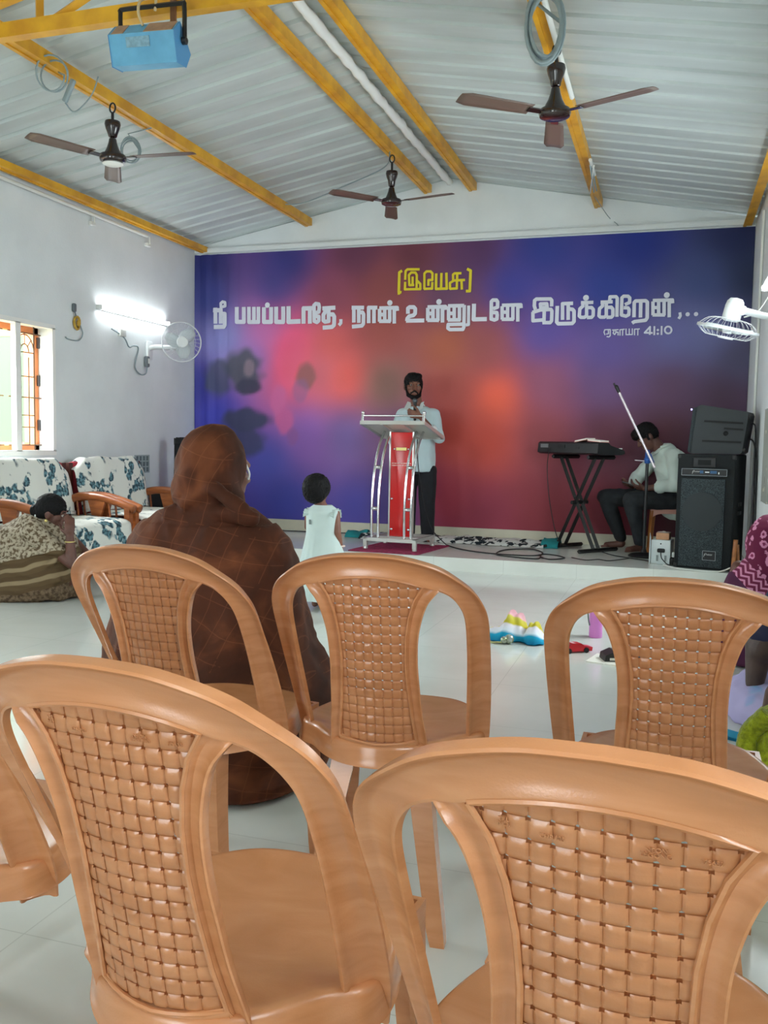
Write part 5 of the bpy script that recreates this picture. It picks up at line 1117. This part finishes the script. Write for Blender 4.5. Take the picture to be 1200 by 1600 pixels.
# ================================================================== LEFT WALL FURNITURE
WOOD = mat('polished_wood', (168, 96, 48), .3, rgb2=(136, 72, 36), vscale=6, stretch=(1, 1, 7)); DKW = mat('dark_wood', (78, 36, 26), .4, var=.2, vscale=8); REDC = mat('red_cushion', (150, 36, 48), .8)
FLO = cloth_mat('floral_cover', s2l((226, 228, 220)), s2l((52, 74, 84)), s2l((110, 150, 160)), 13, .58, .10)
def arm_chair(yc, w_, label, lab_b, lab_s, seed, shift=0.0):
    t = thing('armchair', label, 'armchair', (-4.62, yc, 0), 0, 'wooden armchairs by the window wall')
    xb, xf, za = -4.93, -4.22, .56
    for s_ in (-1, 1):
        y = yc+s_*w_/2; m = MB()
        m.tube(cr([(xb+.02, y, .50), (xb+.18, y, .575), (xb+.38, y, .585), (xb+.58, y, .545), (xf+.03, y, .49)], 6), .026, 8, flat=1.4); m.build('arm_rest', WOOD, t, 180)
        m = MB().prism([(xb+.30, .28), (xb+.44, .28), (xb+.42, .42), (xb+.47, .575), (xb+.29, .575), (xb+.335, .42)], 'y', y-.012, y+.012); m.build('arm_splat', WOOD, t)
        for dx in (.14, .21, .52): MB().tube([(xb+dx, y, .28), (xb+dx-.03, y, .56)], .009, 6).build('arm_rod', WOOD, t, 60)
        MB().box(((xb+xf)/2, y, .26), (xf-xb, .045, .07)).build('side_rail', DKW, t)
        for x, zt in ((xb+.03, .86), (xf-.03, .50)): MB().box((x, y, zt/2), (.05, .05, zt)).build('leg', DKW if x < -4.5 else WOOD, t)
    MB().rbox((xb+.06, yc, .64), (.09, w_-.05, .46), .03, (0, radians(-10), 0)).build('back_cushion', REDC, t, 50)
    MB().rbox(((xb+xf)/2+.02, yc, .33), (xf-xb-.04, w_-.07, .13), .04).build('seat_cushion', REDC, t, 50)
    # covers thrown over the back and the seat
    rows = []; N_ = 26
    path = [(xb-.035, .55), (xb-.03, .84), (xb-.01, .895), (xb+.05, .905), (xb+.10, .88), (xb+.14, .70), (xb+.17, .55), (xb+.18, .44)]
    for i in range(N_+1):
        y = yc-w_/2-.0+w_*i/N_; q = -1+2*i/N_; row = []
        for k, p in enumerate(cr([(a, 0, b) for a, b in path], 3)):
            n_ = noise.noise(V((p.x*5, y*6, p.z*3+seed))); row.append((p.x+.016*n_, y+.01*noise.noise(V((y*4, p.z*6, seed))), p.z-.10*max(0, abs(q)-.7)/.3*(1 if p.z > .5 else 0)+.012*n_))
        rows.append(row)
    c = thing('back_cover', lab_b, 'sofa cover', (xb, yc, .5), 0, 'floral sofa covers')
    o = MB().grid(rows).build('cloth', FLO, c, 180); s = o.modifiers.new('thickness', 'SOLIDIFY'); s.thickness = .006
    rows = []
    path = [(xb+.16, .43), (xb+.3, .425), (xf-.10, .425), (xf+.01, .40), (xf+.03, .33), (xf+.03, .18)]
    for i in range(N_+1):
        y = yc-w_/2+.045+(w_-.09)*i/N_; rows.append([(p.x+.012*noise.noise(V((p.x*4, y*9, seed))), y, p.z+.014*noise.noise(V((p.x*6, y*12, seed+3)))) for p in cr([(a, 0, b) for a, b in path], 4)])
    c = thing('seat_cover', lab_s, 'sofa cover', (xf, yc, .3), 0, 'floral sofa covers')
    o = MB().grid(rows).build('cloth', FLO, c, 180); s = o.modifiers.new('thickness', 'SOLIDIFY'); s.thickness = .006
arm_chair(5.86, 1.04, 'wooden armchair under the window, behind the woman in the sari', 'white and blue floral cloth over the armchair back under the window', 'white and blue floral cloth over the seat beside the woman in the sari', 1)
arm_chair(6.98, 1.02, 'wooden armchair beyond the window, next to the brown shawled woman\'s head', 'white and blue floral cloth over the armchair back right of the window', 'white and blue floral cloth over the seat of the farther armchair', 5)
# black things in the corner
bb = thing('low_cabinet', 'low black box standing in the far left corner behind the armchairs', 'box', (-4.72, 8.1, 0)); MB().rbox((-4.70, 8.1, .27), (.62, .42, .53), .015).build('body', BLK, bb, 40); MB().box((-4.70, 8.1, .545), (.66, .46, .02)).build('lid', BLK, bb)
gc = thing('instrument_bag', 'tall narrow black padded bag standing upright in the far left corner', 'bag', (-4.62, 8.12, .555))
q = atx(273, 735, -4.86)
M = MB(); loft(M, [(-4.74, 8.12, .556, .15, .08), (-4.76, 8.12, .66, .10, .07), (-4.77, 8.12, .80, .085, .06), (-4.775, 8.12, .95, .08, .055), (-4.77, 8.12, 1.03, .085, .05)], 24); M.build('bag_body', mat('black_fabric', (26, 27, 30), .85, bump=.4, bscale=60), gc, 60)
m = MB(); rnd = random.Random(3)
for k in range(7): x = -4.835+k*.022; m.box((x, 8.12, 1.05+rnd.uniform(-.005, .02)), (.02, .07, .07))
m.build('gathered_top', BLK, gc); MB().tube(cr([(-4.70, 8.07, .98), (-4.66, 8.06, .93), (-4.70, 8.055, .72)], 5), .008, 6).build('strap', mat('grey_strap', (80, 84, 88), .7), gc, 180)
# ================================================================== THINGS ON THE WALLS
vg = thing('vent_grille', 'small square pierced vent block low on the left wall', 'vent', (LX, 7.86, .73))
m = MB(); y0, y1, z0_, z1_ = 7.74, 7.98, .735, .905
for k in range(5): y = y0+(y1-y0)*k/4; m.box((LX+.006, y, (z0_+z1_)/2), (.012, .014, z1_-z0_))
for k in range(4): z = z0_+(z1_-z0_)*k/3; m.box((LX+.006, (y0+y1)/2, z), (.012, y1-y0+.014, .012))
m.build('block', mat('cement_grey', (168, 178, 182), .8), vg); MB().box((LX+.0015, (y0+y1)/2, (z0_+z1_)/2), (.003, y1-y0, z1_-z0_)).build('openings', mat('vent_shadow', (104, 116, 122), .9), vg); MB().box((LX+.012, (y0+y1)/2, z0_-.02), (.024, y1-y0+.05, .012)).build('sill', WALL, vg)
TUBE_M = emit('tube_glow', (.93, .98, 1.0), TUBE)
def tube_light(x, nx, y0, y1, z, label):
    t = thing('tube_light', label, 'tube light', (x, (y0+y1)/2, z))
    MB().rbox((x+nx*.012, (y0+y1)/2, z), (.024, y1-y0, .04), .006).build('batten', WHITE, t, 40)
    for y in (y0+.012, y1-.012): MB().rbox((x+nx*.035, y, z), (.05, .022, .045), .006).build('lamp_holder', WHITE, t, 40)
    MB().cyl((x+nx*.045, y0+.02, z), (x+nx*.045, y1-.02, z), .014, n=10).build('glowing_tube', TUBE_M, t, 60)
tube_light(LX, 1, 7.12, 8.32, 2.27, 'glowing white tube light on the left wall above the wall fan')
tube_light(RX_, -1, 6.1, 7.32, 2.27, 'glowing white tube light on the right wall above the wall fan')
tube_light(LX, 1, 2.9, 4.1, 2.27, 'added unseen tube light on the left wall nearer the back of the hall'); tube_light(RX_, -1, -.6, .6, 2.27, 'added unseen tube light on the right wall beside the camera')  # two extra tubes out of view, added to even the hall light
FANP = mat('fan_plastic', (226, 230, 230), .35); FANT = mat('fan_blade_clear', (214, 220, 222), .25, trans=.35); WIRE = mat('fan_wire', (220, 224, 226), .35)
def wall_fan(root, label, c, f, mount, rad, s=1.0):
    """c cage centre, f direction it blows"""
    t = thing('wall_fan', label, 'wall fan', root); R = frame(f); c = V(c)
    P = lambda x, y, z: c+R @ V((x, y, z))
    m = MB()
    for k in range(28):
        a = 2*pi*k/28; m.tube(cr([P(.055*cos(a), .055, .055*sin(a)), P(.7*rad*cos(a+.2), .052, .7*rad*sin(a+.2)), P(rad*cos(a+.3), .004, rad*sin(a+.3))], 3), .0011, 4)
        m.tube(cr([P(.05*cos(a), -.075, .05*sin(a)), P(.7*rad*cos(a), -.06, .7*rad*sin(a)), P(rad*cos(a), -.004, rad*sin(a))], 3), .0011, 4)
    for q, yy, r_ in ((rad, .003, .006), (rad, -.006, .005), (.68*rad, .054, .0015), (.055, .055, .004)): m.tube([P(q*cos(2*pi*k/48), yy, q*sin(2*pi*k/48)) for k in range(49)], r_, 6, cap=False)
    m.build('cage', WIRE, t, 180); MB().lathe([(.0, .012), (.05, .010), (.055, 0), (.05, -.004)][::-1], P(0, .055, 0), 20, R @ Euler((-pi/2, 0, 0)).to_matrix()).build('cage_badge', FANP, t, 50)
    for k in range(3):
        m = MB(); rows = []
        for i in range(9):
            rr = .03+(rad*.86-.03)*i/8; wd = .09*sin(pi*(.18+.72*i/8))*rad/.2+.01
            rows.append([P(*(rr*cos(k*2.094+b*wd/rr*.8+.35*i/8), .02*b*(-1), rr*sin(k*2.094+b*wd/rr*.8+.35*i/8))) for b in [-1, -.5, 0, .5, 1]])
        m.grid(rows); o = m.build('blade', FANT, t, 180); o.modifiers.new('thickness', 'SOLIDIFY').thickness = .002
    MB().lathe([(.0, .03), (.03, .028), (.036, .01), (.036, -.02)][::-1], P(0, .0, 0), 20, R @ Euler((-pi/2, 0, 0)).to_matrix()).build('hub', FANP, t, 50)
    MB().lathe([(.045, .0), (.062, -.01), (.062, -.10), (.056, -.135), (.04, -.155), (.0, -.162)], P(0, -.055, 0), 24, R @ Euler((-pi/2, 0, 0)).to_matrix()).build('motor_housing', FANP, t, 50)
    m = MB()
    for k in range(9): a = 2*pi*k/9; m.tube([P(.04*cos(a), -.200, .04*sin(a)), P(.057*cos(a), -.178, .057*sin(a))], .003, 4)
    m.build('motor_slots', mat('slot_grey', (140, 150, 150), .6), t)
    mount = V(mount); nrm = V((1 if mount.x < -3 else -1, 0, 0))
    m = MB(); j = P(0, -.14, -.06); m.tube(cr([mount+nrm*.02, mount+nrm*.09+V((0, 0, .015)), j], 5), .024, 10); m.ell(j, .034); m.build('arm', FANP, t, 180)
    MB().rbox(mount+nrm*.015+V((0, 0, -.02)), (.03, .10, .19), .012).build('wall_bracket', FANP, t, 50)
    return t, R
wall_fan((LX, 7.9, 2.0), 'white caged wall fan on the left wall next to the backdrop', (-4.72, 8.02, 2.045), (.62, -.72, -.08), (LX, 7.98, 1.98), .195)
wall_fan((RX_, 6.9, 2.0), 'white wall fan on the right wall tilted face down, seen from behind its motor', (.335, 6.7, 1.90), (-.22, .10, -.95), (RX_, 6.78, 1.985), .205)
cable('wall_cable', [(LX+.01, 7.35, 2.10), (LX+.03, 7.52, 2.04), (LX+.02, 7.62, 1.96), (LX+.02, 7.70, 1.98), (LX+.02, 7.78, 1.96), (LX+.02, 7.72, 1.78), (LX+.03, 7.80, 1.71), (LX+.03, 7.90, 1.73), (LX+.03, 7.92, 1.82)], .007, GREYC, 'grey looped cord on the left wall below the tube light, feeding the wall fan')
tag(MB().rbox((LX+.02, 7.50, 2.08), (.04, .10, .07), .008).build('cable_box', PVC, None, 50), 'small white cable box on the left wall under the tube light', 'cable box')
so = thing('fan_regulator', 'grey plug and regulator hanging on the cord left of the wall fan', 'regulator', (LX+.02, 7.92, 1.84)); MB().rbox((LX+.028, 7.92, 1.845), (.04, .055, .11), .014).build('body', mat('plug_grey', (100, 108, 114), .5), so, 50); MB().rbox((LX+.05, 7.92, 1.85), (.008, .02, .05), .003).build('slider', PVC, so, 50)
hk = thing('wall_hook', 'dark hook with a yellow cord coil on the left wall beside the window', 'hook', (LX, 6.80, 2.15))
MB().rbox((LX+.015, 6.79, 2.215), (.03, .04, .075), .012).tube([(LX+.02, 6.79, 2.18), (LX+.025, 6.80, 2.14)], .006, 6).build('hook', mat('plug_grey', (100, 108, 114), .5), hk, 50)
MB().tube([(LX+.02+.004*sin(k), 6.82+.036*cos(k*.52), 2.085+.056*sin(k*.52)) for k in range(37)], .011, 6).ell((LX+.03, 6.83, 2.085), (.018, .02, .03)).build('yellow_cord', mat('yellow_cord', (186, 148, 50), .6), hk, 180)
MB().tube(cr([(LX+.02, 6.86, 2.08), (LX+.02, 6.90, 2.0), (LX+.02, 6.84, 1.935), (LX+.02, 6.70, 1.93), (LX+.02, 6.66, 1.945)], 6), .006, 5).build('loose_wire', GREYC, hk, 180)
cable('wall_cable', [(RX_-.02, 6.5, 2.27), (RX_-.04, 6.72, 2.16), (.53, 6.78, 2.03), (.44, 6.78, 1.99)], .005, PVC, 'white cord sagging from the right tube light to the right wall fan')
tag(MB().cyl((RX_-.014, 7.98, .25), (RX_-.014, 7.98, 3.0), .012, n=8).build('conduit_pipe', PVC, None, 60), 'upright white conduit on the right wall beside the backdrop', 'pipe')
cu = thing('curtain_tieback', 'grey patterned curtain gathered at the right edge of the photo behind the maroon shawl', 'curtain', (RX_-.03, 6.35, .75))
rows = []
for i in range(30):
    y = 6.32+.34*i/29; rows.append([(RX_-.035-.016*sin(i*1.4), y, z) for z in (.72, .95, 1.15, 1.35)])
o = MB().grid(rows).build('drape', cloth_mat('curtain_print', s2l((150, 152, 146)), s2l((196, 190, 176)), s2l((120, 112, 110)), 12), cu, 180); o.modifiers.new('thickness', 'SOLIDIFY').thickness = .004
# ================================================================== CEILING FANS
BRN = mat('brown_enamel', (34, 18, 17), .18, spec=.7, coat=.4); BLD = mat('fan_blade_brown', (104, 84, 74), .4)
def ceiling_fan(x, y, ztop, zc, zm, zb, ang, label, white=False, rr=.085):
    t = thing('ceiling_fan', label, 'ceiling fan', (x, y, ztop)); 
    MB().tube([(x+.022*cos(k*pi/8), y, ztop-.04+.032*sin(k*pi/8)) for k in range(17)], .006, 6).cyl((x, y, ztop-.07), (x, y, zc+.01), .010, n=10).build('hook_rod', BLKM, t, 60)
    MB().lathe([(.0, zc-.001), (.050, zc), (.054, zc-.02), (.046, zc-.05), (.034, zc-.08), (.028, zm+.015), (.020, zm+.008), (.0, zm+.008)][::-1], (x, y, 0), 24).build('canopy_cup', BRN, t, 50)
    MB().cyl((x, y, zm-.005), (x, y, zm+.02), .014).build('down_rod', BRN, t, 60)
    MB().lathe([(.0, zm), (.024, zm), (.030, zm-.03), (.042, zm-.065), (.058, zm-.095), (.060, zb+.055), (rr, zb+.048), (rr+.006, zb+.03), (rr, zb+.01), (.06, zb), (.0, zb)][::-1], (x, y, 0), 28).build('motor_housing', BRN, t, 50)
    if white: MB().lathe([(.0, zb+.002), (.06, zb+.001), (.07, zb-.01), (.055, zb-.018), (.0, zb-.02)][::-1], (x, y, 0), 24).build('bottom_cover', WHITE, t, 50)
    for k in range(3):
        a = ang+k*2*pi/3; R = Matrix.Rotation(a, 3, 'Z') @ Matrix.Rotation(radians(9), 3, 'X'); c = V((x, y, zb+.028))
        MB().rbox(c+R @ V((rr+.035, 0, 0)), (.10, .045, .006), .002, R).build('blade_arm', BRN, t)
        m = MB(); rows = []
        for i in range(9): u = rr+.07+.44*i/8; w_ = .052+.012*i/8-(.02 if i == 8 else 0); rows.append([c+R @ V((u, w_*b, .004*(1-b*b))) for b in (-1, -.5, 0, .5, 1)])
        m.grid(rows); o = m.build('blade', BLD, t, 180); o.modifiers.new('thickness', 'SOLIDIFY').thickness = .003
ceiling_fan(-2.433, 7.68, ceil_z(-2.433)-.085, 3.445, 3.305, 3.155, radians(107.6), 'dark brown ceiling fan farthest away, in front of the white gable')
ceiling_fan(-3.70, 5.39, ceil_z(-3.70)-.085, 3.215, 3.10, 2.945, radians(124.5), 'dark brown ceiling fan hanging on the left roof slope, pale cap beneath', True)
ceiling_fan(-.708, 5.27, ceil_z(-.708)-.085, 3.215, 3.09, 2.925, radians(97.7), 'dark brown ceiling fan hanging on the right roof slope below the big cable coil')
# ================================================================== BLUE LAMP HOUSING ON THE TRUSS
lx, ly = -2.47, 3.90; BLU = mat('blue_paint', (108, 178, 214), .45, rgb2=(94, 160, 198), vscale=9); BLU2 = mat('blue_side', (76, 140, 190), .45); RUST = mat('bare_tan', (176, 140, 112), .7, var=.12, vscale=20)
hl = thing('lamp_housing', 'chipped light blue metal lamp housing hanging in a black bracket from the truss', 'lamp', (lx, ly, 3.02), .10)
def hb(mb, name, m, s=None, label=None): return mb.build(name, m, hl, s, world=False, label=label)
Wd = .165
prof = [(-.088, -.035), (-.048, -.165), (.05, -.150), (.10, -.07), (-.02, .032)]
hb(MB().prism(prof, 'x', -Wd, Wd), 'body', BLU); hb(MB().prism([(a*1.02, b*1.02) for a, b in prof], 'x', Wd, Wd+.004), 'end_plate', BLU2); hb(MB().prism([(a*1.02, b*1.02) for a, b in prof], 'x', -Wd-.004, -Wd), 'end_plate', BLU2)
for a, b in ((-.165, -.085), (.0, .165)):
    hb(MB().prism([(-.089, -.032), (-.0225, .0335), (-.02, .031), (-.0865, -.0345)], 'x', a+.012, b-.008), 'bare_top', RUST)
hb(MB().box((-.02, -.0785, -.072), (.12, .003, .045), (radians(17), 0, 0)), 'worn_label', mat('worn_grey', (128, 164, 182), .6, var=.15, vscale=60))
m = MB().tube(cr([(-.150, .0, .03), (-.150, .0, .105), (-.14, 0, .118), (0, 0, .121), (.165, 0, .124), (.18, 0, .115), (.182, 0, .0), (.182, 0, -.05)], 4), .012, 4); hb(m, 'bracket', BLKM)
hb(MB().lathe([(.018, 0), (.018, .02), (.01, .025)], (.172, 0, -.05), 12, (0, pi/2, 0)), 'clamp_knob', BLKM, 50)
ROPE = mat('pale_rope', (206, 182, 140), .7)
hb(MB().tube(cr([(-.02, 0, .16), (-.035, -.03, .13), (-.03, -.05, .07), (-.01, -.045, .015)], 5), .007, 6).tube(cr([(.03, 0, .17), (.035, 0, .14), (.03, 0, .10)], 4), .007, 6), 'hanging_cord', ROPE, 180)
tag(MB().box((-2.395, 3.995, 3.17), (.03, .012, .16)).build('hanger_strap', mat('rust_brown', (120, 78, 44), .7), None), 'rusty strap fixing the blue lamp housing to the truss', 'strap')
# ================================================================== THINGS ON THE FLOOR
def towel_mat():
    k = NT('towel_stripes', .9, .2); tc = k.n('TexCoord'); sx = k.n('SeparateXYZ'); k.l(tc.outputs['Object'], sx.inputs[0]); n = k.n('TexNoise', Scale=9.0, Detail=2.0); k.l(tc.outputs['Object'], n.inputs['Vector'])
    h = k.math('ADD', k.math('ADD', k.math('MULTIPLY', sx.outputs[2], .62), k.math('MULTIPLY', k.math('ADD', sx.outputs[1], .13), .30)), k.math('MULTIPLY', k.math('SUBTRACT', n.outputs['Fac'], .5), .03))
    c = k.ramp(k.math('DIVIDE', h, .15), [(0, s2l((18, 116, 158))), (.22, s2l((30, 160, 196))), (.30, s2l((222, 232, 242))), (.46, s2l((232, 226, 236))), (.50, s2l((196, 184, 50))), (.68, s2l((206, 196, 90))), (.73, s2l((228, 178, 186))), (.95, s2l((208, 150, 160)))])
    c.node.color_ramp.interpolation = 'LINEAR'; k.l(c, k.b.inputs['Base Color']); return k.m
tw = thing('towel', 'crumpled striped towel in blue, white, yellow and pink on the floor', 'towel', (-.80, 4.93, 0)); rows = []
for i in range(46):
    x = -.98+.36*i/45; row = []
    for j in range(31):
        q = j/30; u = (x+.98)/.36
        hgt = .135*math.exp(-abs((u-.52)/.17)**3)+.10*math.exp(-abs((u-.84)/.12)**3)+.05*math.exp(-((u-.25)/.2)**2)+.012*sin(u*44)*(u > .4)
        z = .006+hgt*max(0, sin(pi*min(1, q*1.02)))**.75*(1 if q < .97 else .4)+.010*abs(noise.noise(V((u*9, q*5, 2))))
        row.append((x+.02*noise.noise(V((u*4, q*4, 7))), 4.80+.24*q+.03*sin(u*13), z))
    rows.append(row)
MB().grid(rows).grid([[(a[0], a[1], .003) for a in r] for r in rows]).build('cloth', towel_mat(), tw, 180)
ry_ = thing('rattle', 'silver rattle toy with a pale strap lying before the striped towel', 'toy', (-.81, 4.765, 0)); b0 = V((-.80, 4.78, .027)); MB().ell(b0, .026).ell(b0+V((-.025, -.015, -.004)), .020).build('bulb', mat('toy_silver', (190, 196, 204), .2, metal=.5, rgb2=(150, 160, 110)), ry_, 180); MB().tube(cr([b0+V((-.03, -.02, -.018)), b0+V((-.06, -.01, -.020)), b0+V((-.09, -.02, -.022)), b0+V((-.10, .0, -.022))], 4), .005, 5).build('strap', mat('strap_pale', (186, 186, 130), .6), ry_, 180)
pb = thing('bottle', 'pink plastic drinking bottle standing on the floor behind the right chair', 'bottle', (-.37, 5.14, 0)); PK = mat('pink_plastic_bright', (216, 130, 206), .35); MB().lathe([(.0, .0), (.034, 0), (.037, .006), (.037, .17), (.030, .19), (.018, .20), (.018, .215)], (-.37, 5.14, 0), 24).build('body', PK, pb, 50); MB().lathe([(.022, .21), (.024, .215), (.024, .245), (.018, .252), (.0, .253)], (-.37, 5.14, 0), 20).build('cap', PK, pb, 50); MB().tube(cr([(-.395, 5.12, .24), (-.415, 5.11, .18), (-.41, 5.11, .11), (-.402, 5.115, .07)], 5), .004, 5).build('strap', mat('plug_grey', (100, 108, 114), .5), pb, 180)
rt = thing('toy_car', 'small red toy car lying on the floor in front of the pink bottle', 'toy', (-.44, 4.72, 0), radians(35)); RT = mat('toy_red', (206, 34, 44), .35)
MB().prism([(-.085, .01), (.085, .008), (.088, .028), (.04, .036), (.02, .05), (-.03, .052), (-.05, .036), (-.085, .034)], 'y', -.025, .025).build('body', RT, rt, None, world=False); MB().prism([(.012, .04), (.016, .048), (-.026, .0535), (-.04, .042)], 'y', -.020, .020).build('window', mat('toy_white', (230, 190, 200), .3), rt, None, world=False)
for x in (-.05, .05):
    for s_ in (-1, 1): MB().cyl((x, s_*.02, .014), (x, s_*.031, .014), .014).build('wheel', BLKM, rt, 60, world=False)
MB().prism([(-.06, .035), (-.05, .035), (-.056, .06)], 'y', -.02, .02).build('fin', BLKM, rt, None, world=False)
pp = thing('notebook', 'open white paper notebook on the floor beside the black purse', 'notebook', (-.26, 4.60, 0), radians(-12)); MB().box((.02, .0, .003), (.22, .20, .006)).build('pages', PAP, pp, None, world=False)
bp_ = thing('purse', 'black zipped purse lying on the white notebook', 'purse', (-.20, 4.62, .006), radians(20)); MB().prism([(-.10, 0), (.1, 0), (.09, .02), (-.05, .05), (-.095, .03)], 'y', -.05, .05).build('body', BLK, bp_, None, world=False); MB().box((-.0, -.052, .012), (.15, .003, .012)).build('pale_stripe', PAP, bp_, None, world=False)
tag(MB().rbox((-.175, 4.47, .008), (.07, .05, .016), .006).build('yellow_packet', mat('pale_yellow', (222, 206, 120), .6), None, 50), 'small pale yellow packet on the floor by the black purse', 'packet')
tc_ = thing('folded_cloth', 'flat bright teal folded cloth on the floor by the lime green shawl', 'cloth', (.28, 3.52, 0)); m = MB(); rows = [[(.225+.14*i/8-.0, 3.50+.10*j/6-.07*i/8, .012+.003*noise.noise(V((i*.6, j*.6, 0)))) for j in range(7)] for i in range(9)]; m.grid(rows); m.grid([[(a[0], a[1], .001) for a in r] for r in rows]); m.build('cloth', mat('teal_bright', (22, 146, 186), .8), tc_, 180)
